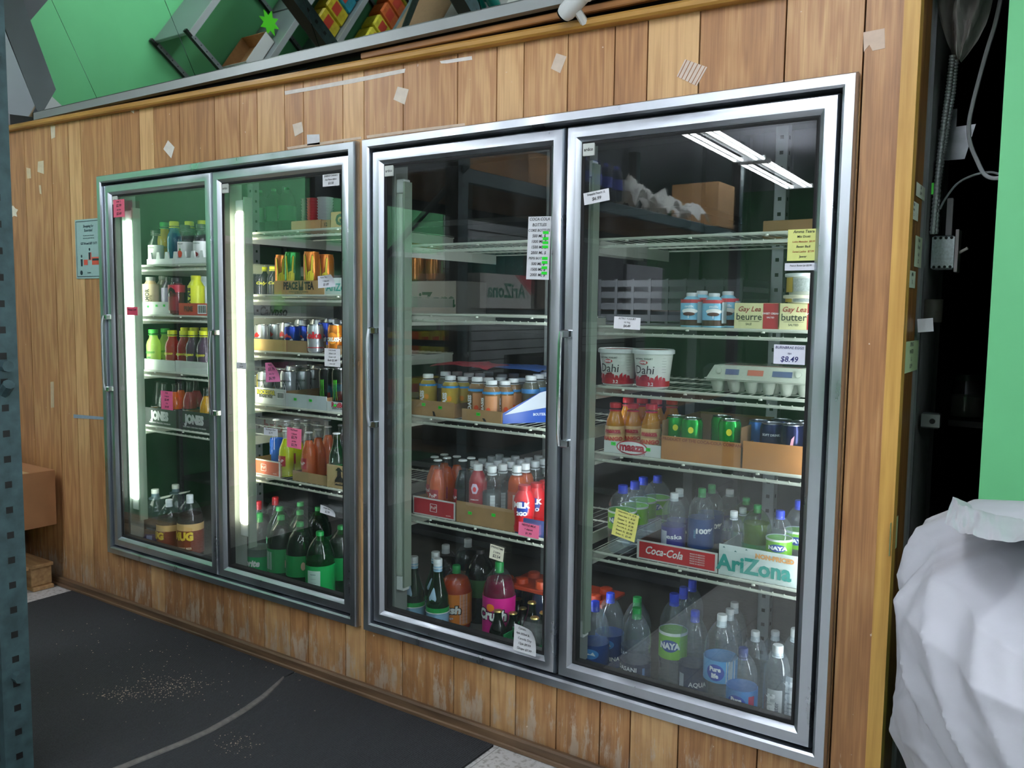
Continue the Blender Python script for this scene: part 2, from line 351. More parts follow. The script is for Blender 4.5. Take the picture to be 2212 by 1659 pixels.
# ---------------------------------------------------------------- the setting
def struct(name, mb, attr=None, flat=False):
    o = mb.build(name, attr=attr, flat=flat); o['kind'] = 'structure'; return o
CEIL = 3.0; LEFT = -3.0; BACK = -9.0; RIGHT = 5.5
struct('floor', MB().box(LEFT - .1, RIGHT, BACK, 3, -.1, 0, m_floor()), flat=True)
struct('ceiling', MB().box(LEFT - .1, RIGHT, BACK, 3, CEIL, CEIL + .1, P('#b5b6c2', .8, var=.06, bscale=4)), flat=True)
W_ = MB(); W_.box(LEFT - .1, LEFT, BACK, -.5, 0, 2.45, GREEN).box(LEFT - .1, LEFT, BACK, -.5, 2.45, CEIL, P('#55585c', .8)).box(LEFT - .1, LEFT, -.5, .4, 0, CEIL, P('#c6cacc', .6))
struct('wall_left', W_, flat=True)
struct('wall_front', MB().box(LEFT - .1, RIGHT, BACK - .1, BACK, 0, CEIL, P('#5fae74', .6, var=.1, bscale=2)), flat=True)
struct('wall_right', MB().box(RIGHT, RIGHT + .1, BACK, 3, 0, CEIL, P('#b9bdb9', .7)), flat=True)
# green partition to the side of the passage
gp = MB(); gp.box(1.935, RIGHT, 0, .12, 0, CEIL, GREEN)
struct('wall_partition', gp, flat=True)
# panelled front of the walk-in cooler, planks with grooves, cut round the two door frames
TL, TS = 2.322, -.0175      # top of the panelling falls towards the right
def ztop(x): return 2.2395 + TS * (x - 0)
gro = [-2.345, -2.09, -1.934, -1.826, -1.566, -1.355, -1.25, -1.068, -.836, -.681, -.577, -.422, -.319, -.117, -.014, .167, .398, .552, .653, .808, .962, 1.064, 1.216, 1.445, 1.634]
gl = [-3.0, -2.9, -2.66, -2.5] + gro + [1.722]
tones = {}
pale = {(-1.355): .95, (-.117): .95, (.552): .85, (1.216 - .152): .9, (-1.934): .85, (-.577): .8, (-2.09): .55}
wl = MB()
OPEN = [(-1.655, -.039), (.004, 1.625)]
for i in range(len(gl) - 1):
    a, b = gl[i], gl[i + 1]
    tn = pale.get(a, .15 + .45 * random.random())
    wl.cur = tn; g = .0022
    segs = []
    x0, x1 = a + g, b - g
    cuts = sorted({x0, x1} | {c for o in OPEN for c in o if x0 < c < x1})
    for c0, c1 in zip(cuts, cuts[1:]):
        mid = (c0 + c1) / 2
        if any(o[0] < mid < o[1] for o in OPEN):
            wl.box(c0, c1, -.0, .012, .0, .258, WOOD); zt = ztop(mid) + .008; wl.box(c0, c1, -.0, .012, 1.999, zt, WOOD)
        else: wl.box(c0, c1, -.0, .012, .0, ztop(mid) + .008, WOOD)
wl.cur = 0
for x0, x1, z0, z1 in ((LEFT, 1.72, .0, .254), (LEFT, 1.72, 2.004, 2.2), (LEFT, -1.66, .25, 2.01), (-.034, -.001, .25, 2.01), (1.63, 1.72, .25, 2.01)):
    wl.box(x0, x1, .0125, .03, z0, z1, P('#1a120c', .9))
struct('wall_cooler_front', wl, attr='tone', flat=True)
# cap moulding along the top, corner moulding, return
tr = MB(); vs_ = []
for x in (-3.0, 1.757):
    z = ztop(x)
    vs_ += [(x, -.030, z + .006), (x, -.036, z + .012), (x, -.036, z + .024), (x, -.028, z + .032), (x, .03, z + .034), (x, .03, z + .006)]
tr.add(vs_, [[i, (i + 1) % 6, 6 + (i + 1) % 6, 6 + i] for i in range(6)] + [[5, 4, 3, 2, 1, 0], [6, 7, 8, 9, 10, 11]], TRIM)
struct('trim_1', tr)
struct('trim_2', MB().box(1.722, 1.758, -.012, .03, 0, ztop(1.74) - .005, TRIMV, .004))
rt = MB(); rt.box(1.72, 1.752, .03, .184, 0, 2.9, BROWN); struct('wall_cooler_side', rt, flat=True)
bb = MB(); BBM = m_grain('#4a3a2c', '#7a6048', (3, 40, 40)); bb.box(LEFT, 1.758, -.024, -.0005, 0, .045, BBM, .006).box(LEFT, 1.758, -.032, -.024, 0, .018, BBM, .004)
struct('baseboard_cooler', bb)

# ---------------------------------------------------------------- inside of the walk-in cooler
CI = P('#1d2123', .6, var=.15, bscale=2); CIF = P('#5a5650', .7, var=.2, bscale=8)
ci = MB(); ci.box(-2.3, 1.72, 2.3, 2.4, 0, 2.5, CI).box(-2.4, -2.3, .03, 2.4, 0, 2.5, CI).box(1.66, 1.72, .03, 2.4, 0, 2.5, CI).box(-2.4, 1.72, .03, 2.4, 2.36, 2.46, CI)
struct('wall_cooler_inside', ci, flat=True)
struct('floor_cooler', MB().box(-2.3, 1.66, .03, 2.3, .02, .225, CIF), flat=True)
# black sheet painted in for the shade of the gap above the panelling
vd = MB(); vd.box(-2.6, 1.9, .06, .08, 2.24, 2.46, BLACK); struct('wall_gap_dark', vd, flat=True)

FRX = {1: -1.6585, 2: -1.6585, 3: 0., 4: 0.}
FW = {1: (-1.6585, -.0355), 3: (0., 1.629)}
DNAME = {1: 'leftmost door', 2: 'second door', 3: 'third door', 4: 'rightmost door'}
for k, (x0, x1) in FW.items():
    who = 'left' if k == 1 else 'right'
    t = thing('cooler_door_frame', 'brushed aluminium frame round the %s pair of cooler doors' % who, 'door frame', (x0, 0, .254), 0)
    w_ = x1 - x0; h_ = 1.750
    f = MB(); f.loops(0, w_, 0, h_, [(0, .0), (0, -.022), (.004, -.029), (.027, -.029), (.033, -.024), (.033, .03), (.0, .03)], ALU)
    f.build('casing', t)
    f = MB(); f.loops(0, w_, 0, h_, [(.030, .028), (.030, .09), (.060, .09), (.060, .028), (.030, .028)], RUB); f.build('jamb', t)
    mc = w_ / 2 + .0
    f = MB(); f.box(mc - .012, mc + .045, .032, .10, .06, h_ - .06, P('#8d948f', .5, .4), .004); f.build('mullion', t)
    f = MB(); f.box(.06, .10, .032, .10, .06, h_ - .06, P('#8d948f', .5, .4), .004); f.build('side_post', t)
# doors
def door(k):
    fx = FRX[k]; second = k in (2, 4)
    x0, x1 = (fx + .0365, fx + .8075) if not second else (fx + .8165, fx + 1.5875)
    z0, z1 = .291, 1.962
    t = thing('cooler_door', 'glass cooler door in an aluminium frame, %s' % {1: 'leftmost of the four', 2: 'second of the four', 3: 'third of the four', 4: 'rightmost of the four, reflecting the ceiling tubes'}[k], 'door', (x0, 0, z0))
    W, H = x1 - x0, z1 - z0
    rail = MB().loops(0, W, 0, H, [(0, .03), (0, -.006), (.005, -.015), (.012, -.017), (.034, -.017), (.040, -.012), (.0465, -.004), (.0465, .03), (.0, .03)], ALU).build('door_rail', t)
    MB().loops(0, W, 0, H, [(.0455, -.002), (.050, -.004), (.056, -.001), (.056, .027), (.044, .027)], RUB).build('gasket', t)
    MB().box(.045, W - .045, .001, .005, .045, H - .045, CLEAR((.94, .965, .955), 1.75, .0, haze=.010)).build('outer_pane', t, flat=True)
    MB().box(.045, W - .045, .018, .022, .045, H - .045, CLEAR((.95, .97, .965), 1.5, .0)).build('inner_pane', t, flat=True)
    b = MB().box(.050, .088, -.0045, .0, H - .088, H - .052, P('#c9cfc9', .4), .001); b.text('ardco', .013, (.069, -.0048, H - .070), TXK, bold=.02); b.build('badge', rail, flat=True)
    zc = {1: 1.20, 2: 1.15, 3: 1.18, 4: 1.19}[k] - z0; hl = .165
    h = MB(); xh = .012
    for s in (-1, 1): h.box(xh - .006, xh + .022, -.040, -.016, zc + s * hl - .012, zc + s * hl + .012, CHROME, .003)
    pts = [(xh - .004, -.040, zc - hl - .006), (xh - .004, -.047, zc - hl + .03), (xh - .004, -.049, zc), (xh - .004, -.047, zc + hl - .03), (xh - .004, -.040, zc + hl + .006)]
    h.tube(pts, .006, CHROME if k in (1, 2, 4) else ALU); h.build('handle', rail)
    return t
for k in (1, 2, 3, 4): door(k)

# tubes standing behind the hinge side of each door
def lamp_in_door(k, lit):
    fx = FRX[k]
    xx = {1: -1.530, 2: -.748, 3: .110, 4: .853}[k]; wd = {1: .062, 2: .052, 3: .036, 4: .034}[k]
    z0, z1 = (.52, 1.80) if lit else (.46, 1.82)
    t = thing('fluorescent_or_fill_tube', '%s upright fluorescent tube behind the hinge side of the %s' % ('glowing' if lit else 'switched-off', DNAME[k]), 'lamp', (xx, .055, 0))
    em = P('#fff6dc' if k == 2 else '#f6fff0', .5, emit=JAMB) if lit else P('#b9c2b6', .4)
    MB().lathe([(wd / 2 * .86, z0), (wd / 2, z0 + .01), (wd / 2, z1 - .01), (wd / 2 * .86, z1)], em, 16).build('tube', t)
    for a, b in ((z0 - .055, z0 - .002), (z1 + .002, z1 + .05)):
        MB().box(-.022, .022, -.012, .020, a, b, WHITE, .003).build('socket', t)
    MB().box(wd / 2 + .004, wd / 2 + .012, -.016, .022, .42, 1.86, P('#9fae9d', .35, .5)).build('reflector', t)
    return t
for k, l in ((1, 1), (2, 1), (3, 0), (4, 0)): lamp_in_door(k, l)
FILL_GLOW = P('#f2f6ff', .5, emit=JAMB_FILL)  # added tubes, out of view behind the stiles, to brighten the shelves
for k, x in ((1, -.868), (2, -.085), (3, .779), (4, 1.577)):
    t = thing('fluorescent_or_fill_tube', 'added unseen fill light tube behind the handle-free edge of the %s' % DNAME[k], 'lamp', (x - .006, .075, 0))
    MB().lathe([(.010, .40), (.013, .41), (.013, 1.86), (.010, 1.87)], FILL_GLOW, 12).build('tube', t)
    for z in (.36, 1.875): MB().box(-.014, .012, -.012, .016, z, z + .035, WHITE, .003).build('socket', t)

# wire shelves
SH = {1: [1.592, 1.365, 1.108, .849], 2: [1.711, 1.458, 1.228, 1.007, .706], 3: [1.634, 1.392, 1.028, .665], 4: [1.630, 1.366, 1.181, .974, .658]}
SX = {1: (-1.528, -.868), 2: (-.764, -.10), 3: (.113, .775), 4: (.866, 1.60)}
ORD = ['top', 'second', 'third', 'fourth', 'fifth']
def shelf_name(k, i):
    n = len(SH[k])
    return 'floor' if i >= n else ORD[i] + ' shelf'
def make_shelf(L_):
    root = thing('wire_shelf', 'x', 'shelf')
    for nm, z in (('front_rail', .010), ('lower_rail', -.012)):
        last = MB().tube([(0, .1, z), (L_, .1 + 0, z)], .0047, SHELFW, 8).build(nm, root)
    w_ = MB(); n = int(L_ / .031)
    for i in range(n + 1):
        x = L_ * i / n; w_.add([(x - .001, .1, .0118), (x + .001, .1, .0118), (x + .001, .1, .013), (x - .001, .1, .013), (x - .001, .62, .0118), (x + .001, .62, .0118), (x + .001, .62, .013), (x - .001, .62, .013)],
              [[3, 2, 1, 0], [4, 5, 6, 7], [0, 1, 5, 4], [1, 2, 6, 5], [2, 3, 7, 6], [3, 0, 4, 7]], SHELFW)
        w_.box(x - .0014, x + .0014, .0955, .1003, -.012, -.005, SHELFW)
    for y in (.27, .45, .62): w_.tube([(0, y, .006), (L_, y, .006)], .003, SHELFW, 6)
    w_.build('wire_deck', root)
    for x in (.1, .3, .52): MB().lathe([(.006, -.001), (.0045, .004)], SHELFW, 8, (x, .0955, .004)).build('clip', last)
    for x in (.004, L_ - .004): MB().prism([(x - .0015, -.03), (x + .0015, -.03), (x + .0015, .008), (x - .0015, .008)], .10, .62, SHELFW).build('side_bracket', root)
    return root
for k in SH:
    pr = None
    for i, z in enumerate(SH[k]):
        o = make_shelf(SX[k][1] - SX[k][0]) if pr is None else copy_tree(pr)
        pr = pr or o; o.location = (SX[k][0], 0, z)
        tag(o, 'white wire cooler shelf, %s behind the %s' % ({'top': 'topmost', 'second': 'second from top', 'third': 'third from top', 'fourth': 'fourth from top', 'fifth': 'lowest'}[ORD[i]], DNAME[k]), 'shelf')
# slotted posts carrying the shelves
def post(x, y, z0, z1, w_, d_, m, hole, pitch, name='post', parent=None, cols=1):
    """upright of square tube whose front and side faces are pierced"""
    b = MB(); n = int((z1 - z0) / pitch); hs = hole / 2
    def face(o, u):   # o origin at bottom left, u unit across
        cw = w_ / cols
        for c in range(cols):
            for i in range(n):
                za, zb = z0 + i * pitch, z0 + (i + 1) * pitch; zc = (za + zb) / 2
                a0, a1 = c * cw, (c + 1) * cw; ac = (a0 + a1) / 2
                P4 = [(a0, za), (a1, za), (a1, zb), (a0, zb)]; Q4 = [(ac - hs, zc - hs), (ac + hs, zc - hs), (ac + hs, zc + hs), (ac - hs, zc + hs)]
                vs_ = [(o[0] + u[0] * p, o[1] + u[1] * p, q) for p, q in P4 + Q4]
                b.add(vs_, [[j, (j + 1) % 4, 4 + (j + 1) % 4, 4 + j] for j in range(4)], m)
    face((x, y), (1, 0)); face((x + w_, y), (0, 1))
    b.box(x + .001, x + w_ - .001, y + .012, y + w_ - .001, z0, z1, BLACK)
    b.box(x, x + .002, y, y + w_, z0, z1, m)
    return b.build(name, parent)
for k, x in ((1, -1.42), (2, -.52), (3, .36), (4, 1.25)):
    p = post(x - .02, .64, .225, 2.3, .04, .04, P('#a9aeb1', .5, .5), .012, .05)
    p.name = 'shelf_post'; tag(p, 'slotted grey steel post standing behind the shelves of the %s' % DNAME[k], 'post')
# ---------------------------------------------------------------- bottles, cans, tubs
SHAPES = {
 'soda': ([(.0, .012), (.55, .0), (.86, .01), (.98, .05), (1, .12), (1, .34), (.98, .38), (.98, .58), (1, .61), (.98, .67), (.90, .74), (.74, .82), (.50, .89), (.30, .925), (.25, .95)], .29, .0585, .265, 20),
 'water': ([(.0, .01), (.6, .0), (.9, .01), (1, .05), (1, .12), (.94, .14), (1, .16), (1, .24), (.94, .26), (1, .28), (1, .36), (.96, .38), (.96, .60), (1, .62), (1, .66), (.94, .68), (1, .70), (.92, .76), (.70, .84), (.40, .905), (.33, .92), (.33, .95)], .29, .042, .34, 20),
 'dome': ([(.0, .01), (.6, .0), (.92, .01), (1, .06), (1, .30), (.97, .32), (.97, .56), (1, .58), (1, .64), (.95, .72), (.80, .80), (.55, .88), (.32, .925), (.29, .95)], .29, .048, .30, 20),
 'smart': ([(.0, .01), (.7, .0), (.95, .01), (1, .04), (1, .66), (.95, .76), (.78, .85), (.5, .91), (.38, .925), (.38, .95)], .27, .037, .40, 20),
 'neck': ([(.0, .01), (.7, .0), (.95, .005), (1, .03), (1, .52), (.93, .60), (.62, .72), (.46, .80), (.42, .88), (.41, .95), (.46, .955), (.46, .97)], .235, .031, .47, 18),
 'stub': ([(.0, .01), (.7, .0), (.95, .005), (1, .03), (1, .56), (.9, .64), (.55, .78), (.44, .86), (.43, .97)], .19, .030, .47, 16),
 'wine': ([(.0, .01), (.7, .0), (.95, .005), (1, .03), (1, .44), (.93, .54), (.62, .68), (.42, .78), (.36, .86), (.36, .93), (.40, .935), (.40, .95)], .285, .041, .40, 20),
 'caly': ([(.0, .01), (.7, .0), (.93, .008), (1, .04), (.96, .2), (.98, .45), (1, .58), (.88, .68), (.60, .77), (.54, .84), (.54, .94)], .20, .034, .62, 20),
 'juice': ([(.0, .01), (.7, .0), (.95, .01), (1, .04), (1, .30), (.94, .33), (.94, .5), (1, .53), (1, .70), (.9, .78), (.66, .86), (.52, .90), (.52, .93)], .17, .031, .62, 18),
 'ice': ([(.0, .01), (.7, .0), (.95, .01), (1, .03), (1, .66), (.95, .74), (.75, .82), (.50, .89), (.46, .91), (.46, .93)], .20, .031, .52, 18),
 'sport': ([(.0, .01), (.75, .0), (.95, .01), (1, .05), (.93, .22), (.93, .30), (1, .45), (1, .68), (.86, .78), (.62, .86), (.56, .90)], .19, .036, .60, 20),
 'maaza': ([(.0, .01), (.7, .0), (.95, .01), (1, .04), (1, .52), (.93, .62), (.68, .75), (.56, .84), (.54, .94)], .168, .030, .60, 18),
 'jug': ([(.0, .01), (.7, .0), (.95, .01), (1, .04), (1, .28), (.96, .30), (1, .32), (1, .50), (.96, .52), (1, .55), (.98, .64), (.80, .76), (.48, .86), (.28, .90), (.25, .95)], .31, .068, .26, 24),
 'jar': ([(.0, .01), (.8, .0), (.97, .01), (1, .05), (1, .78), (.85, .85), (.72, .88), (.72, .95)], .20, .06, .76, 20),
}
def prof_at(pf, z):
    for (r0, z0), (r1, z1) in zip(pf, pf[1:]):
        if z0 <= z <= z1 and z1 > z0: return r0 + (r1 - r0) * (z - z0) / (z1 - z0)
    return pf[-1][0]
PROTO = {}; PROTO_R = {}
def bottle(name, shape, cap, liquid=None, fill=.8, shell='clear', lab=None, texts=(), ring=None, crown=False, crown_col=None, extra=None, H=None, R=None):
    """lab: list of (z0, z1, colour[, a0, a1]); texts: (string, size, z, colour[, angle, kwargs])"""
    pf, H0, R0, cr, sg = SHAPES[shape]; H = H or H0; R = R or R0
    t = thing(name, 'x', 'bottle')
    sm = {'clear': CLR, 'water': CLRB, 'green': CLEAR('#3f9a58', 1.5, .05, haze=.06, hazecol=(.05, .35, .12)), 'dgreen': CLEAR('#1f5a34', 1.5, .05, haze=.05, hazecol=(.02, .12, .05)), 'pale': CLEAR('#cfe8c4', 1.5, .05, haze=.04), 'blue': CLEAR('#a8b8c8', 1.5, .05, haze=.12, hazecol=(.4, .45, .5))}.get(shell) or P(shell, .3, coat=.3)
    MB().lathe([(r * R, z * H) for r, z in pf], sm, sg).build('body', t)
    if liquid:
        lp = [(r * R * .955, z * H + .0015) for r, z in pf if z < fill and r > 0]
        lp = [(.0, lp[0][1])] + lp + [(prof_at(pf, fill) * R * .955, fill * H), (0, fill * H + .0002)]
        MB().lathe(lp, liquid if not isinstance(liquid, str) else SEE(liquid), sg).build('liquid', t)
    c = MB(); cr_ = cr * R; z0 = (.945 if not crown else .962) * H
    cm = P(cap, .4) if isinstance(cap, str) else cap
    if crown: c.lathe([(cr_ * 1.06, z0), (cr_ * 1.12, z0 + .002), (cr_ * .95, z0 + .006), (0, z0 + .007)], cm, 14)
    else: c.lathe([(cr_, z0 - .012 * H / .2 * .9), (cr_ * 1.02, H - .004), (cr_ * .93, H - .001), (0, H)], cm, 18); c.lathe([(cr_ * 1.06, z0 - .02), (cr_ * 1.06, z0 - .016)], cm, 18)
    c.build('cap', t)
    if lab:
        l = MB()
        for q in lab:
            za, zb, colr = q[:3]; a0, a1 = (q[3], q[4]) if len(q) > 3 else (0, 360)
            rr = max(prof_at(pf, za), prof_at(pf, zb), prof_at(pf, (za + zb) / 2)) * R + .0005 + .0004 * lab.index(q)
            l.band(rr, za * H, zb * H, P(colr, .4) if isinstance(colr, str) else colr, 28, a0, a1)
        bands = [(q[0], q[1], max(prof_at(pf, q[0]), prof_at(pf, q[1]), prof_at(pf, (q[0] + q[1]) / 2)) * R + .0011 + .0004 * n_) for n_, q in enumerate(lab)]
        RL = max(b_[2] for b_ in bands) + .0003
        for n_, q in enumerate(texts):
            s, sz, z, colr = q[:4]; a = q[4] if len(q) > 4 else 0; kw = q[5] if len(q) > 5 else {}
            rr = max([prof_at(pf, z) * R + .0018] + [b_[2] + .0012 for b_ in bands if b_[0] - .02 <= z <= b_[1] + .02]) + (.0026 if extra else 0) + .0005 * n_
            l.wrap(s, sz, rr, z * H, P(colr, .5) if isinstance(colr, str) else colr, a, **kw)
        if extra: extra(l, RL, H)
        l.build('label', t)
    t['h0'] = H
    return t
def can(col, H=.122, R=.0325, bands=(), texts=(), extra=None, top=SILVER, seg=24):
    t = thing('drink_can', 'x', 'can')
    bm_ = P(col, .25, .55) if isinstance(col, str) else col
    b = MB(); b.lathe([(.0, .004), (R * .72, .0), (R * .8, .001), (R, .010), (R, H - .014), (R * .88, H - .003), (R * .88, H - .002)], bm_, seg)
    for za, zb, c_ in bands: b.band(R + .0002, za, zb, P(c_, .3, .4), seg)
    for q in texts:
        s, sz, z, c_ = q[:4]; a = q[4] if len(q) > 4 else 0; kw = q[5] if len(q) > 5 else {}
        b.wrap(s, sz, R + .0012, z, P(c_, .4), a, **kw)
    if extra: extra(b, R, H)
    b.build('body', t)
    l = MB(); l.lathe([(R * .88, H - .003), (R * .90, H), (R * .84, H), (R * .80, H - .005), (0, H - .005)], top, seg); lid = l.build('lid', t)
    MB().box(-.006, .006, -.012, .010, H - .0048, H - .0035, top, .0005).build('pull_tab', lid)
    t['h0'] = H
    return t
def blob(l, R, pts, m, t=.0008, rf=None):
    """flat patch bent on the cylinder; pts (angle in deg, z)"""
    n = len(pts); ca = sum(p[0] for p in pts) / n; cz = sum(p[1] for p in pts) / n
    def q(a, z, r): a = math.radians(a); return (r * math.sin(a), -r * math.cos(a), z)
    t = min(abs(t), .0022); R_ = (lambda z: rf(z) + t) if rf else (lambda z: R + t)
    vs_ = [q(ca, cz, R_(cz))]; fs = []; K = 3
    for ring in range(1, K + 1):
        f = ring / K
        for a, z in pts: vs_.append(q(ca + (a - ca) * f, cz + (z - cz) * f, R_(cz + (z - cz) * f)))
    for i in range(n): fs.append([0, 1 + i, 1 + (i + 1) % n])
    for ring in range(K - 1):
        o = 1 + ring * n
        for i in range(n): fs.append([o + i, o + n + i, o + n + (i + 1) % n, o + (i + 1) % n])
    l.add(vs_, fs, m)
def ell(ca, cz, ra, rz_, n=18): return [(ca + ra * math.cos(2 * math.pi * i / n), cz + rz_ * math.sin(2 * math.pi * i / n)) for i in range(n)]
def star(ca, cz, ra, rz_): return [(ca + ra * (1 if i % 2 == 0 else .42) * math.sin(math.pi * i / 5), cz + rz_ * (1 if i % 2 == 0 else .42) * math.cos(math.pi * i / 5)) for i in range(10)]
def barcode(mb, x0, x1, z0, z1, y, bg=TXW):
    mb.box(x0, x1, y - .0002, y, z0, z1, bg); n = 12
    for i in range(n):
        a = x0 + (x1 - x0) * (.06 + .9 * i / n); mb.box(a, a + (x1 - x0) * (.025 + .03 * (i * 7 % 3) / 2), y - .0005, y - .0002, z0 + (z1 - z0) * .1, z1 - (z1 - z0) * .1, TXK)
def V_hand(l, R, H):
    y = P('#e3cf2c', .3, .2); k = P('#1c1a10', .5)
    blob(l, R, [(-28, .02), (18, .02), (30, .06), (30, .085), (8, .095), (-6, .09), (-30, .08)], k, .0009); blob(l, R, [(-26, .021), (17, .021), (28, .06), (28, .083), (8, .092), (-6, .088), (-28, .078)], y, .0015)
    for a, s in ((-22, -9), (14, 7)):
        blob(l, R, [(a - 8, .075), (a + 8, .075), (a + s + 7, .15), (a + s, .156), (a + s - 7, .15)], k, .0012); blob(l, R, [(a - 6, .078), (a + 6, .078), (a + s + 5, .149), (a + s, .153), (a + s - 5, .149)], y, .0017)
    for a in (-16, -2): blob(l, R, [(a, .06), (a + 2, .06), (a + 5, .085), (a + 3, .085)], k, .0021)
def jug_handle():
    t = KIND['jug'](); z = .262; m = P('#b9bcb4', .5)
    MB().lathe([(.024, z), (.030, z), (.030, z + .006), (.024, z + .006)], m, 20).build('handle_ring', t)
    MB().prism([(.028, z), (.075, z + .012), (.080, z + .020), (.028, z + .008)], -.012, .012, m).xf(Matrix.Rotation(math.radians(200 if 0 else 10), 4, 'Z')).build('handle', t)
    return t
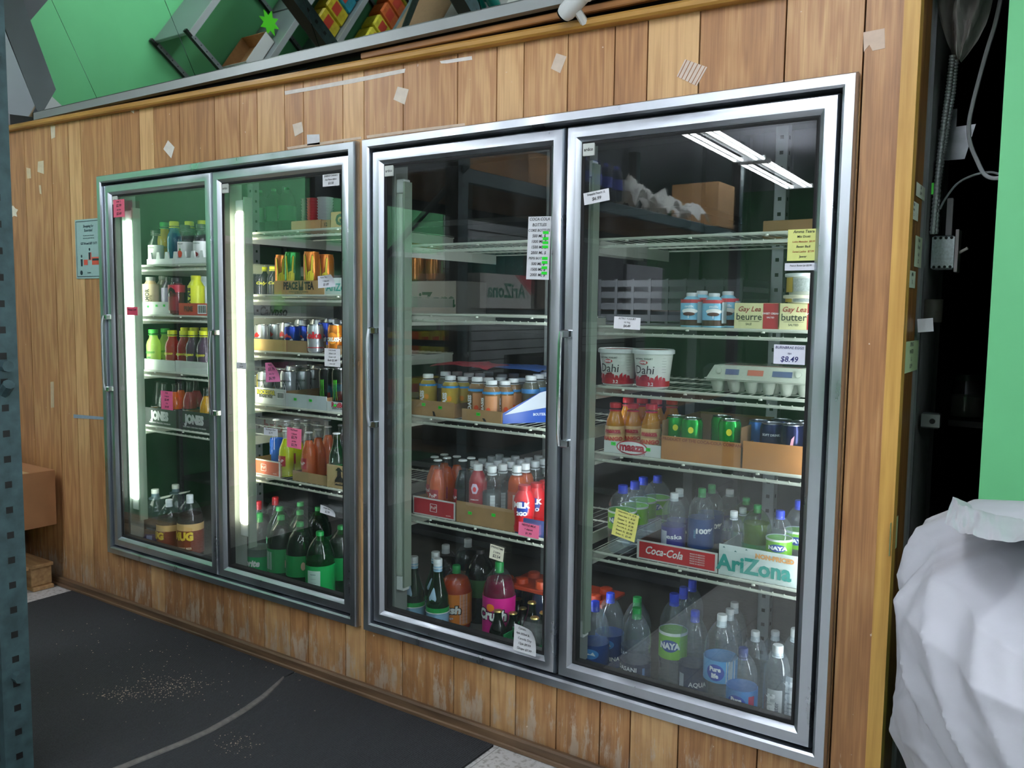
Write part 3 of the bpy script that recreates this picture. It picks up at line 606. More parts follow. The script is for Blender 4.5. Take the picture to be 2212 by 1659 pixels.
KIND = {
 'oat_lemon': lambda: bottle('juice_bottle', 'caly', '#20251d', None, .8, 'clear', [(.06, .56, '#e6e9e0')], [('LEMON', .010, .48, '#3b4d3a'), ('fresh', .007, .40, '#8dbb3a')], extra=lambda l, R, H: blob(l, R, ell(-5, .045, 22, .020), P('#ecd92a', .5), .0045)),
 'oat_straw': lambda: bottle('juice_bottle', 'caly', '#20251d', '#4b4a4a', .55, 'clear', [(.06, .56, '#e9ebea')], [('FRUIT', .010, .50, '#3b3d3a')], extra=lambda l, R, H: (blob(l, R, ell(-6, .05, 20, .018), P('#e2482f', .5), .0045), blob(l, R, ell(-4, .072, 7, .006), P('#3c8c3c', .5), .005))),
 'oat_dark': lambda: bottle('juice_bottle', 'caly', '#20251d', None, .8, 'clear', [(.06, .56, '#e9ebea')], [('PUNCH', .010, .50, '#3b3d3a')], extra=lambda l, R, H: (blob(l, R, ell(-6, .045, 22, .012), P('#a3343f', .5), .0045))),
 'armor': lambda: bottle('sports_drink_bottle', 'sport', '#9a9c98', None, .8, '#d9b58a', [(.18, .80, '#dcc7a4')], [('ARMOR', .026, .42, '#2b241e', 14, dict(vert=True, bold=.04)), ('LYTE', .014, .42, '#5b4a36', 38, dict(vert=True))]),
 'armor_grey': lambda: bottle('sports_drink_bottle', 'sport', '#8b8e88', None, .8, '#8d8576', [(.2, .7, '#a59d90')]),
 'armor_plum': lambda: bottle('sports_drink_bottle', 'sport', '#1b1a20', None, .8, '#3a2f42', [(.2, .7, '#8f86a0')]),
 'dragon': lambda: bottle('sports_drink_bottle', 'sport', '#18161a', LIQ('#7c1420'), .86, 'clear', [(.60, .80, '#c92540'), (.1, .48, '#8c1f2c', -50, 50)], [], extra=lambda l, R, H: blob(l, R, [(-34, .10), (-24, .128), (0, .140), (24, .128), (34, .10), (14, .118), (-14, .118)], P('#1c1216', .4), .0015)),
 'prime_y': lambda: bottle('sports_drink_bottle', 'sport', '#e6e32a', None, .8, '#dbe02e', [(.10, .74, '#e2e63a')], [('PRIME', .036, .42, '#131313', -22, dict(vert=True, bold=.07))]),
 'prime_w': lambda: bottle('sports_drink_bottle', 'sport', '#d7e3e8', None, .8, '#cfdde2', [(.10, .74, '#dbe6ea')], [('PRIME', .036, .42, '#1a1c22', -22, dict(vert=True, bold=.07))]),
 'caly_yellow': lambda: bottle('juice_bottle', 'caly', '#2f9a42', SEE('#c9a92c'), .86, 'clear', [(.10, .11, '#c9a92c')], [('Calypso', .020, .42, '#2c7a2c', 0, dict(shear=.3))], extra=lambda l, R, H: blob(l, R, ell(2, .05, 14, .010), P('#e8d23a', .5), .003)),
 'caly_teal': lambda: bottle('juice_bottle', 'caly', CAPY, SEE('#0d6f8c'), .86, 'clear'),
 'caly_lime': lambda: bottle('juice_bottle', 'caly', '#3fae3c', SEE('#cfe08a'), .86, 'clear', [(.10, .11, '#cfe08a')], [('Calypso', .020, .42, '#1f7a34', -10, dict(shear=.3)), ('LIME', .014, .28, '#1f7a34', -6)]),
 'caly_red': lambda: bottle('juice_bottle', 'caly', CAPY, SEE('#b0141c'), .86, 'clear', [(.10, .11, '#a8141c')], [('Calypso', .020, .42, '#e0dc3a', -14, dict(shear=.3))], extra=lambda l, R, H: blob(l, R, [(-30, .03), (-6, .045), (24, .03), (10, .02)], P('#d9cf94', .5), .003)),
 'caly_purple': lambda: bottle('juice_bottle', 'caly', CAPY, SEE('#5d3a58'), .86, 'clear', [(.10, .11, '#5d3a58')], [('Calypso', .020, .42, '#d8d83a', -14, dict(shear=.3))], extra=lambda l, R, H: blob(l, R, [(-28, .03), (-6, .047), (20, .03), (6, .02)], P('#6f9ac0', .5), .003)),
 'caly_back': lambda: bottle('juice_bottle', 'caly', CAPY, SEE('#2d2a33'), .86, 'clear', [(.10, .11, '#2d2a33')], [('Caly', .026, .42, '#cfd23a', 0, dict(shear=.3))]),
 'jones_clear': lambda: bottle('soda_bottle', 'neck', CAPK, None, .8, 'clear', [(.14, .38, '#26272a')], [('JONES', .015, .33, '#f0f0f0', 0, dict(bold=.05))], crown=True),
 'jones_orange': lambda: bottle('soda_bottle', 'neck', CAPK, SEE('#e08a3c'), .78, 'clear', [(.14, .38, '#26272a')], [('JONES', .015, .33, '#f0f0f0', 0, dict(bold=.05))], crown=True),
 'jones_pink': lambda: bottle('soda_bottle', 'neck', CAPK, SEE('#b0505c'), .74, 'clear', [(.14, .38, '#2b2c2f')], [('JONES', .015, .33, '#f0f0f0', 0, dict(bold=.05))], crown=True),
 'jones_yellow': lambda: bottle('soda_bottle', 'neck', CAPK, SEE('#c99a2c'), .78, 'clear', [(.10, .36, '#2b2c2f')], [('JONES', .015, .33, '#f0f0f0', 0, dict(bold=.05))], crown=True),
 'jug': lambda: bottle('water_jug', 'jug', '#c9ccc6', None, .8, 'blue', [(.08, .34, '#27346e')], extra=lambda l, R, H: (blob(l, R, [(-4, .07), (18, .07), (18, .10), (-4, .10)], P('#7d8fb8', .5), .003))),
 'jugh': lambda: jug_handle(),
 'mug': lambda: bottle('root_beer_bottle', 'soda', CAPW, SEE('#2e130c'), .72, 'clear', [(.16, .60, '#7a2e1c'), (.50, .60, '#d8b070')], [('MUG', .045, .42, '#e8c63a', -6, dict(bold=.07)), ('ROOT BEER', .012, .25, '#f0e0c0', 4)], extra=lambda l, R, H: blob(l, R, ell(-6, .060, 26, .012), P('#c98a48', .5), .0022)),
 'peace_o': lambda: can('#c8701f', .168, .0325, [], [], V_hand, top=P('#c8823a', .3, .7)),
 'peace_g': lambda: can('#238a3c', .168, .0325, [], [], lambda l, R, H: (blob(l, R, ell(4, .085, 34, .018), P('#1c6e32', .3), .0004), V_hand(l, R, H)), top=P('#3f9a52', .3, .7)),
 'pepsi_diet': lambda: can('#c3c7cc', extra=lambda l, R, H: blob(l, R, [(-40, .075), (-14, .085), (10, .072), (-4, .060), (-40, .058)], P('#c8242c', .4), .0006), texts=[('PEPSI', .016, .048, '#14161c', -24, dict(bold=.05))]),
 'pepsi': lambda: can('#1238a8', extra=lambda l, R, H: (blob(l, R, [(-48, .080), (-16, .086), (14, .074), (24, .062), (-48, .060)], P('#c8242c', .4), .0006), blob(l, R, [(-48, .060), (24, .062), (30, .058), (22, .038), (-48, .038)], P('#e8eaec', .4), .0006)), texts=[('PEPSI', .016, .050, '#14161c', -20, dict(bold=.05))]),
 'diet_coke': lambda: can('#b9bdc2', bands=[(.022, .026, '#b03038')], texts=[('Coke', .040, .075, '#c81e2a', -8, dict(bold=.05))]),
 'crush_can': lambda: can('#d87a1c', extra=lambda l, R, H: (blob(l, R, ell(-5, .066, 40, .026), P('#6a4a20', .4), .0004), blob(l, R, ell(-5, .066, 37, .024), P('#e58a24', .4), .0008)), texts=[('CRUSH', .022, .060, '#f4f4ea', -2, dict(bold=.06, shear=.2))]),
 'rockstar': lambda: can('#a9afb5', .155, .0325, texts=[('ROCKSTAR', .011, .108, '#16181c', -4, dict(bold=.05)), ('ZERO', .008, .092, '#16181c', -6)], extra=lambda l, R, H: (blob(l, R, star(0, .045, 62, .062), P('#16181c', .4), .0006), blob(l, R, star(0, .045, 52, .054), P('#d9dde0', .4), .0012), blob(l, R, star(0, .045, 42, .044), P('#16181c', .4), .0018))),
 'rockstar_y': lambda: can('#a9afb5', .155, .0325, bands=[], texts=[('ROCKSTAR', .011, .108, '#16181c', 6, dict(bold=.05))], extra=lambda l, R, H: (l.band(R + .0004, .005, H - .014, P('#e8d53a', .3, .4), 24, -75, -38), blob(l, R, star(14, .045, 62, .062), P('#16181c', .4), .0008), blob(l, R, star(14, .045, 52, .054), P('#b9bdc2', .4), .0014))),
 'monster': lambda: can('#131514', .155, .0325, extra=lambda l, R, H: [blob(l, R, [(a - 4, .11), (a + 5, .115), (a + 3, .08), (a + 4 + d, .03), (a - 2 + d, .05), (a - 1, .08)], P('#4fae2c', .5), .0008) for a, d in ((-26, -2), (-14, 2), (-3, 5))]),
 'pop_blue': lambda: bottle('soda_bottle', 'neck', CAPW, SEE('#1560b8'), .60, 'clear', crown=True),
 'pop_yellow': lambda: bottle('soda_bottle', 'neck', CAPW, SEE('#c8d022'), .80, 'clear', [(.24, .46, '#a8242c', -55, 25)], [('PoP', .022, .35, '#f4ecec', -18), ('SHOPPE', .006, .27, '#f4ecec', -16)], crown=True),
 'pop_peach': lambda: bottle('soda_bottle', 'neck', CAPW, SEE('#e0875c'), .80, 'clear', [(.24, .46, '#b8303a', -60, 10)], [('PoP', .022, .35, '#f4ecec', -30)], crown=True),
 'pop_orange': lambda: bottle('soda_bottle', 'neck', CAPW, SEE('#d8641a'), .80, 'clear', [(.24, .46, '#a8242c', -50, 25)], [('PoP', .022, .35, '#f4ecec', -16)], crown=True),
 'pop_cola': lambda: bottle('soda_bottle', 'neck', CAPW, LIQ('#120c0c', .05), .80, 'clear', [(.20, .50, '#a8242c', -70, -20)], [('PoP', .018, .35, '#f4ecec', -45)], crown=True),
 'pop_dgreen': lambda: bottle('soda_bottle', 'neck', CAPW, LIQ('#0e1a14', .05), .75, 'clear', crown=True),
 'jarr': lambda: bottle('soda_bottle', 'neck', CAPW, None, .8, 'green', [(.40, .41, '#2e7a44')], [('J', .02, .50, '#d8e8dc', 0)], crown=True),
 'sprite_clear': lambda: bottle('soda_bottle', 'soda', CAPG, LIQ('#7e9288', .5), .52, 'clear', [(.18, .42, '#0fa05a')], [('Sprite', .036, .33, '#f4f6f4', -14, dict(bold=.05, shear=.25)), ('8', .016, .22, '#f4f6f4', 6)]),
 'ale': lambda: bottle('soda_bottle', 'soda', CAPG, SEE('#123c20'), .78, 'green', [(.26, .58, '#12904a'), (.30, .54, '#a9c2b4', -50, -16)]),
 'ale_label': lambda: bottle('soda_bottle', 'soda', CAPG, SEE('#0b7a3c'), .62, 'green', [(.16, .56, '#0c9a4c'), (.28, .50, '#b9d2c6', -12, 42)], [('Nutrition', .006, .45, '#234', 14), ('______', .008, .40, '#234', 14), ('______', .008, .35, '#234', 14)]),
 'seven': lambda: bottle('soda_bottle', 'soda', CAPG, SEE('#1b2f22'), .78, 'green', [(.30, .58, '#129048')], extra=lambda l, R, H: [blob(l, R, ell(a, .13, 9, .016), P('#e0b8a0', .5), .003) for a in (-48, 42)]),
 'cola2l': lambda: bottle('soda_bottle', 'soda', CAPR, SEE('#150c0c'), .78, 'clear'),
 'cola_w': lambda: bottle('soda_bottle', 'soda', CAPW, SEE('#120b0c'), .78, 'clear', [(.30, .58, '#a8875c')]),
 'crush_o': lambda: bottle('soda_bottle', 'soda', CAPG, SEE('#f0601a'), .80, 'clear', [(.12, .60, '#f58a1c'), (.14, .60, '#e9a98c', 30, 62)],
    [('Crush', .046, .36, '#2a2018', -20, dict(bold=.13, shear=.1)), ('Crush', .046, .362, '#f4f2ec', -20, dict(bold=.05, shear=.1)), ('orange', .014, .24, '#f4f2ec', -10)] + [('_______', .008, .52 - .05 * i, '#7a3a20', 46) for i in range(7)]),
 'crush_g': lambda: bottle('soda_bottle', 'soda', CAPG, SEE('#7a1f3c'), .80, 'clear', [(.16, .62, '#d01c86')],
    [('Crush', .046, .42, '#241420', -12, dict(bold=.13, shear=.1)), ('Crush', .046, .422, '#f0eeee', -12, dict(bold=.05, shear=.1)), ('soda', .014, .32, '#f0eeee', 4)], extra=lambda l, R, H: blob(l, R, ell(-16, .148, 15, .013), P('#ee8420', .4), .0014)),
 'ginger': lambda: bottle('soda_bottle', 'soda', CAPK, SEE('#102418'), .78, 'dgreen', [(.38, .62, '#3f6a3c'), (.40, .58, '#1c3a26', -60, 0)], [('8 | 15', .016, .46, '#e8ece8', -34)]),
 'pell': lambda: bottle('water_bottle', 'wine', CAPW, None, .8, 'green', [(.84, .91, '#9fc4e0'), (.10, .34, '#86b2d0'), (.34, .40, '#1fa04c')], [('S.PELLEGRINO', .016, .24, '#1f3f6a', -14, dict(bold=.04)), ('ACQUA', .005, .875, '#234a7a')],
    extra=lambda l, R, H: (blob(l, R, [(-30, .140), (8, .140), (12, .148), (-4, .182), (-12, .186), (-20, .176), (-34, .150)], P('#a9c6de', .5), .001, lambda z: prof_at(SHAPES['wine'][0], z / H) * .041), l.band(R + .0012, .335 * H, .345 * H, TXW, 28))),
 'beer': lambda: bottle('soda_bottle', 'stub', P('#b09a5c', .3, .8), SEE('#14261a'), .75, 'dgreen', crown=True),
 'gator': lambda: bottle('sports_drink_bottle', 'sport', '#c8481c', LIQ('#0c1c3c', .1), .84, 'clear', H=.21),
 'oasis_y': lambda: bottle('juice_bottle', 'juice', CAPW, SEE('#c9b45c'), .84, 'clear', [(.08, .72, SEE('#c2ae62')), (.70, .75, '#2f8ac8')], [('OASIS', .024, .40, '#f2f4f0', -6, dict(vert=True, bold=.05))], extra=lambda l, R, H: blob(l, R, ell(22, .075, 14, .012), P('#e8961c', .5), .002)),
 'oasis_p': lambda: bottle('juice_bottle', 'juice', CAPW, SEE('#a8845c'), .84, 'clear', [(.66, .72, '#3f94cc'), (.10, .62, '#c98a5c', -10, 70)], [('OASIS', .024, .38, '#f2f4f0', -28, dict(vert=True, bold=.05))], extra=lambda l, R, H: [blob(l, R, ell(a, z, 13, .011), P(c, .5), .003) for a, z, c in ((14, .045, '#e2501c'), (2, .022, '#e88a1c'), (34, .030, '#c8303c'))]),
 'oasis_b': lambda: bottle('juice_bottle', 'juice', P('#c3c9cc', .4), SEE('#6a6a5c'), .84, 'clear', [(.60, .70, '#3f7fb8')]),
 'ice_red': lambda: bottle('sparkling_water_bottle', 'ice', CAPW, None, .8, '#9c1c28', [(.06, .70, '#a81f2c')], [('ICE', .030, .26, '#f2eef0', -4, dict(bold=.01)), ('SPARKLING', .006, .40, '#f2eef0', -2), ('________', .008, .17, '#e8b0b8', -2)], extra=lambda l, R, H: (blob(l, R, ell(-2, .118, 24, .020, 6), P('#d9c9e0', .4), .002), blob(l, R, ell(-2, .116, 11, .009), P('#e8424c', .4), .003))),
 'ice_clear': lambda: bottle('sparkling_water_bottle', 'ice', CAPW, None, .8, 'clear', [(.06, .56, CLEAR('#c9d2d6', 1.3, .2, haze=.15)), (.08, .52, '#c4cace', 8, 38)], [('ICE', .030, .26, '#f2f4f4', -40)] + [('____', .008, .5 - .06 * i, '#556', 23) for i in range(7)]),
 'ice_orange': lambda: bottle('sparkling_water_bottle', 'ice', CAPW, SEE('#c8602a'), .82, 'clear', [(.06, .58, '#b8583a'), (.08, .54, '#d9d2cc', -8, 40)], [('____', .008, .5 - .06 * i, '#556', 16) for i in range(7)]),
 'ice_yellow': lambda: bottle('sparkling_water_bottle', 'ice', CAPW, SEE('#b8a05c'), .82, 'clear', [(.06, .6, '#a8904c')], [('ICE', .030, .24, '#f2f2e4', -10)], extra=lambda l, R, H: blob(l, R, ell(-2, .118, 22, .018, 6), P('#e0d28c', .4), .002)),
 'ice_grey': lambda: bottle('sparkling_water_bottle', 'ice', P('#b4bcc2', .4), None, .8, 'clear', [(.06, .6, CLEAR('#6a7076', 1.3, .2, haze=.1))]),
 'milkgo': lambda: bottle('milk_bottle', 'sport', '#b01c24', None, .8, '#d21f2a', [(.10, .12, '#d21f2a')], [('MILK', .026, .60, '#f2f2f4', -4, dict(bold=.06)), ('2GO', .018, .42, '#f2f2f4', 0, dict(bold=.06))], extra=lambda l, R, H: blob(l, R, ell(2, .088, 30, .026), P('#1c3f9c', .4), -.002), H=.165),
 'milk_blue': lambda: bottle('milk_bottle', 'ice', P('#c8ccd0', .4), None, .8, '#8cc4dc', [(.06, .70, '#86c4e2'), (.06, .22, '#4a2c20'), (.70, .80, '#c8404c')], [('milk', .016, .60, '#f4f6f8', -6), ('1', .016, .30, '#f4f6f8', -8)], extra=lambda l, R, H: (blob(l, R, ell(-4, .070, 40, .012), P('#f0f0ee', .4), .002), blob(l, R, ell(-8, .058, 30, .008), P('#5a3a2c', .4), .003), l.band(R + .003, .02, .11, P('#b9c6cc', .5), 28, 34, 80)), H=.15),
 'maaza': lambda: bottle('juice_bottle', 'maaza', CAPR, SEE('#d89a1c'), .84, 'clear', [(.06, .52, '#e8c48c')], [('maaza', .021, .42, '#b8283c', -4, dict(bold=.05)), ('MANGO', .018, .26, '#c8402c', -4, dict(bold=.06))], extra=lambda l, R, H: (blob(l, R, ell(-4, .013, 22, .010), P('#d8602c', .5), .002), l.band(R + .0012, .0755, .0762, P('#b8283c', .5), 28, -48, 42), l.band(R + .0012, .058, .0587, P('#b8283c', .5), 28, -48, 42))),
 'up_can': lambda: can('#14a03c', .128, .0325, extra=lambda l, R, H: (blob(l, R, ell(0, .094, 14, .010), P('#e8e03a', .4), .0008), blob(l, R, [(-48, .02), (-40, .05), (0, .068), (40, .055), (48, .03), (30, .02)], P('#e8ece8', .4), .0006), blob(l, R, [(-46, .02), (-38, .044), (0, .061), (38, .049), (44, .02)], P('#9c1f2c', .4), .0012)), texts=[('lemon', .022, .038, '#f4f4f0', -2, dict(bold=.06, shear=.2))]),
 'soft_blue': lambda: can('#1c2a5c', .128, .0325, texts=[('SOFT DRINK', .009, .095, '#d8dce4', -4, dict(bold=.04)), ('RAGE', .030, .055, '#c8303c', -8, dict(bold=.07))], top=TIN),
 'soft_lblue': lambda: can('#3f74c0', .128, .0325, bands=[(.02, .05, '#8fb4dc')], top=TIN),
 'soft_navy': lambda: can('#141a44', .128, .0325, extra=lambda l, R, H: blob(l, R, [(-20, .04), (-4, .09), (10, .1), (4, .07), (22, .06), (4, .045)], P('#e0a0b0', .4), .0008), top=TIN),
 'naya_big': lambda: bottle('water_bottle', 'water', CAPB, None, .8, 'water', [(.36, .62, '#7cc42c'), (.60, .63, '#e6eee6')], [('NAYA', .024, .50, '#f2f6fa', -8, dict(bold=.06))], extra=lambda l, R, H: blob(l, R, ell(-8, .50 * H, 36, .018), P('#1c4a9c', .4), -.0006), R=.044),
 'naya': lambda: bottle('water_bottle', 'water', CAPB, None, .8, 'water', [(.38, .60, '#7cc42c'), (.58, .61, '#e6eee6')], [('NAYA', .020, .49, '#f2f6fa', -8, dict(bold=.06))], extra=lambda l, R, H: blob(l, R, ell(-8, .49 * H, 38, .016), P('#1c4a9c', .4), -.0006), R=.036),
 'esk': lambda: bottle('water_bottle', 'water', CAPW, None, .8, 'water', [(.18, .50, '#2a2a86'), (.22, .44, '#b9c0d4', -62, -26)], [('eska', .028, .36, '#eef0f6', 10)], R=.036),
 'hundred': lambda: bottle('water_bottle', 'dome', CAPG, None, .8, 'water', [(.20, .60, '#123f7c')], [('100%', .026, .44, '#eef0f6', 18, dict(bold=.05)), ('SPRING', .010, .40, '#5fa4c8', -22, dict(vert=True))], R=.038),
 'clearw': lambda: bottle('water_bottle', 'water', CAPW, None, .8, 'water', [(.10, .22, '#3a4686')], R=.032, H=.22),
 'limey': lambda: bottle('soda_bottle', 'soda', CAPG, SEE('#8a9a1c'), .72, 'pale', [(.10, .42, '#2c8a3c')], R=.042),
 'aquaf': lambda: bottle('water_bottle', 'dome', CAPB, None, .8, 'water', [(.10, .50, '#123a78')], [('AQUAFINA', .021, .22, '#eef2f8', -8)], extra=lambda l, R, H: (blob(l, R, ell(-6, .40 * H, 34, .018), P('#3f86c8', .4), .001), blob(l, R, [(-26, .38 * H), (-12, .41 * H), (-4, .40 * H), (6, .43 * H), (16, .38 * H)], P('#e8eef4', .4), .0018)), R=.047),
 'dasani': lambda: bottle('water_bottle', 'dome', CAPG, None, .8, 'water', [(.06, .40, '#27304c'), (.08, .36, '#5c7ca8', 34, 44)], [('DASANI', .020, .34, '#e8eaf0', -28), ('100%', .048, .19, '#eef0f4', -16, dict(bold=.06))], R=.047),
 'dasani2': lambda: bottle('water_bottle', 'dome', CAPB, None, .8, 'water', [(.12, .42, '#2b3a5c'), (.14, .34, '#a9b4c4', -58, -34)], [('AQUA', .020, .24, '#dfe3ec', 22)], R=.045),
 'pure_big': lambda: bottle('water_bottle', 'dome', CAPW, None, .8, 'water', [(.36, .58, '#5aa4dc'), (.36, .58, '#d2d4d2', 22, 60)], [('Pure', .018, .50, '#f4f8fc', -14, dict(bold=.05)), ('life', .018, .435, '#f4f8fc', -14, dict(bold=.05))], extra=lambda l, R, H: blob(l, R, ell(-14, .465 * H, 30, .024), P('#2348b0', .4), .0012), R=.049),
 'pure_small': lambda: bottle('water_bottle', 'dome', P('#33427c', .4), None, .8, 'water', [(.20, .52, '#3f86cc'), (.26, .46, '#c02c5c', 26, 50)], [('Pure', .017, .41, '#f4f8fc', -18, dict(bold=.05)), ('life', .017, .33, '#f4f8fc', -18, dict(bold=.05))], extra=lambda l, R, H: blob(l, R, ell(-18, .36 * H, 34, .024), P('#2348b0', .4), .0012), H=.23, R=.044),
 'smart': lambda: bottle('water_bottle', 'smart', P('#c8ccce', .4), None, .8, 'water', [(.12, .56, '#b8bcc2', -40, 24)], [('smart', .040, .34, '#eef0f4', -24, dict(vert=True, bold=.05)), ('water', .018, .36, '#6a707c', 0, dict(vert=True))], extra=lambda l, R, H: blob(l, R, ell(-22, .11 * H, 18, .02), P('#2a2f7c', .4), .002)),
 'plainw': lambda: bottle('water_bottle', 'dome', P('#c8ccce', .4), None, .8, 'water', R=.042),
 'nayab': lambda: bottle('water_bottle', 'water', CAPB, None, .8, 'water', R=.040),
 'clear_back': lambda: bottle('soda_bottle', 'neck', P('#9aa0a4', .4), None, .8, 'clear', crown=True),
}
ZF = .225
QUEUE = []
def put(kind, px, py, Y, door_, i, desc, rz=None, base=0., cat='bottle', grp=None, sx=1.):
    zs = ZF if i >= len(SH[door_]) else SH[door_][i] + .0135
    QUEUE.append(dict(kind=kind, px=px, py=py, Y=Y, d=door_, i=i, zs=zs + base, desc=desc, rz=rz, cat=cat, grp=grp, sx=sx))
ORDW = ['leftmost', 'second', 'third', 'fourth', 'fifth', 'sixth', 'seventh', 'eighth', 'ninth', 'tenth', 'eleventh']
def flush():
    rnd = random.Random(3); cnt = {}
    for q in QUEUE: cnt.setdefault((q['d'], q['i'], q['desc']), []).append(q)
    for key, qs in cnt.items():
        qs.sort(key=lambda q: q['px'])
        for j, q in enumerate(qs):
            where = '%s, %s' % (shelf_name(q['d'], q['i']), DNAME[q['d']])
            if len(qs) == 1 or q['grp']: q['label'] = '%s, %s' % (q['desc'], where)
            else:
                od = ORDW[j] if j == 0 else ('rightmost' if j == len(qs) - 1 else ORDW[j] + ' from left')
                q['label'] = '%s, %s, %s' % (q['desc'], od, where)
    placed = {}
    for q in sorted(QUEUE, key=lambda q: q['Y']):
        k = q['kind']
        if k not in PROTO:
            o = PROTO[k] = KIND[k]()
            PROTO_R[k] = max(abs(v.co.x) for c in kids(o) if c.name.split('.')[0] == 'body' for v in c.data.vertices)
        else: o = copy_tree(PROTO[k])
        lst = placed.setdefault((q['d'], q['i']), []); r = PROTO_R[k]
        for _ in range(115):
            p = at(q['px'], q['py'], Y=q['Y'])
            if any(math.hypot(p.x - x, q['Y'] - y) < r + rr + .0015 for x, y, rr in lst): q['Y'] += .004
            else: break
        lst.append((p.x, q['Y'], r))
        H = PROTO[k]['h0'] if 'h0' in PROTO[k] else .2
        s = (p.z - q['zs']) / H
        s = min(1.3, max(.62, s))
        o.location = (p.x, q['Y'], q['zs']); o.scale = (q['sx'], q['sx'], s)
        o.rotation_euler.z = .30 + (q['rz'] if q['rz'] is not None else math.radians(rnd.uniform(-14, 14)))
        g = q['grp'] or None
        tag(o, q['label'], q['cat'])
        if 'group' in o.keys(): del o['group']
        o['group'] = g if g else '%ss on the %s of the %s' % (o.name.split('.')[0].replace('_', ' '), shelf_name(q['d'], q['i']), DNAME[q['d']])
    for o in PROTO.values():
        if 'h0' in o.keys(): del o['h0']
    for o in bpy.data.objects:
        if 'h0' in o.keys(): del o['h0']
T = .004   # board of a tray
# door 1
for a in (('oat_lemon', 336, 497, .17, 'clear juice bottle with lemon label'), ('caly_yellow', 355, 480, .20, 'yellow lemonade bottle with green lid'), ('caly_teal', 376, 478, .19, 'teal drink bottle with yellow lid'),
          ('oat_straw', 400, 486, .17, 'juice bottle with strawberry label'), ('oat_dark', 434, 484, .17, 'juice bottle with dark red fruit label')): put(a[0], a[1], a[2], a[3], 1, 0, a[4], base=T, rz=0)
for px, py in ((409, 478), (437, 476)): put('caly_back', px, py, .27, 1, 0, 'dark bottle with yellow lid behind front bottles', base=T, rz=.5)
for a in (('armor', 325, 598, .155, 'cream sports bottle with grey cap'), ('armor_grey', 353, 596, .24, 'greyish sports bottle behind the cream one'), ('armor_plum', 366, 598, .20, 'plum sports bottle with black cap'),
          ('dragon', 381, 600, .14, 'red sports bottle with black cap'), ('prime_y', 423, 595, .16, 'bright yellow sports bottle'), ('prime_w', 443, 597, .16, 'white sports bottle beside yellow one')): put(a[0], a[1], a[2], a[3], 1, 1, a[4], base=T, rz=0)
for a in (('caly_lime', 331, 711, .155, 'lime drink bottle with green lid'), ('caly_red', 372, 713, .155, 'red drink bottle with yellow lid'), ('caly_red', 398, 714, .165, 'red drink bottle with yellow lid'),
          ('caly_purple', 417, 714, .155, 'purple drink bottle with yellow lid'), ('caly_purple', 441, 714, .155, 'purple drink bottle with yellow lid')): put(a[0], a[1], a[2], a[3], 1, 2, a[4], base=T, rz=0)
put('caly_lime', 357, 709, .235, 1, 2, 'pale lime bottle behind front row', base=T)
for px in (400, 420, 443): put('caly_back', px, 707, .25, 1, 2, 'dark bottle behind the red and purple bottles', base=T)
for a in (('jones_clear', 340, 822, .22, 'clear soda bottle with black cap'), ('jones_clear', 354, 826, .18, 'clear soda bottle with black cap'), ('jones_orange', 378, 828, .18, 'orange soda bottle with black cap'), ('jones_orange', 390, 824, .24, 'orange soda bottle with black cap'),
          ('jones_pink', 409, 822, .20, 'pinkish soda bottle with dark label'), ('jones_pink', 423, 820, .27, 'pinkish soda bottle with dark label'), ('jones_yellow', 446, 836, .17, 'yellow soda bottle with dark label')): put(a[0], a[1], a[2], a[3], 1, 3, a[4], base=T, rz=0)
put('jugh', 335, 1056, .17, 1, 4, 'large clear jug with blue label and handle', cat='jug'); put('jugh', 379, 1046, .30, 1, 4, 'large clear jug behind brown bottles', cat='jug')
put('mug', 365, 1078, .15, 1, 4, 'brown root beer bottle with white cap', rz=-.45); put('mug', 410, 1068, .17, 1, 4, 'brown root beer bottle with white cap', rz=.15)
# door 2
for a in (('peace_o', 611, 551, .17, 'tall orange can with two-finger hand'), ('peace_g', 632, 545, .155, 'tall green can with two-finger hand'), ('peace_o', 673, 544, .155, 'tall orange can with two-finger hand'), ('peace_o', 704, 550, .19, 'tall orange can with two-finger hand')):
    put(a[0], a[1], a[2], a[3], 2, 1, a[4], base=T, cat='can', rz=.25)
for px, py, Y in ((567, 579, .27), (593, 577, .27)): put('caly_back', px, py, Y, 2, 1, 'dark purple bottle with yellow lid', rz=.3)
for a in (('pepsi_diet', 566, 701, .17, 'silver can with red wave'), ('pepsi_diet', 595, 699, .20, 'silver can with red wave'), ('pepsi_diet', 620, 697, .23, 'silver can with red wave'), ('pepsi', 631, 704, .16, 'blue can with red and white wave'), ('pepsi', 655, 703, .175, 'blue can with red and white wave'),
          ('diet_coke', 681, 701, .145, 'silver can with red word'), ('pepsi', 703, 696, .24, 'blue can behind the silver one'), ('crush_can', 726, 701, .155, 'orange soda can'), ('crush_can', 748, 699, .20, 'orange soda can')):
    put(a[0], a[1], a[2], a[3], 2, 2, a[4], cat='can', rz=.1)
for px, py in ((652, 690), (686, 690), (716, 688), (736, 690)): put('pepsi_diet', px, py, .31, 2, 2, 'silver topped can at the back', cat='can', grp='cans at the back behind the blue cans')
for a in (('rockstar_y', 572, 802, .17, 'grey can with yellow stripe and star'), ('rockstar_y', 596, 798, .20, 'grey can with yellow stripe and star'), ('rockstar', 622, 801, .165, 'grey can with black star'), ('rockstar', 653, 800, .20, 'grey can with black star'), ('rockstar', 676, 797, .24, 'grey can with black star'),
          ('monster', 706, 796, .17, 'black can with green claw mark'), ('monster', 734, 796, .17, 'black can with green claw mark'), ('monster', 722, 789, .25, 'black can with green claw mark')):
    put(a[0], a[1], a[2], a[3], 2, 3, a[4], base=T, cat='can', rz=.1)
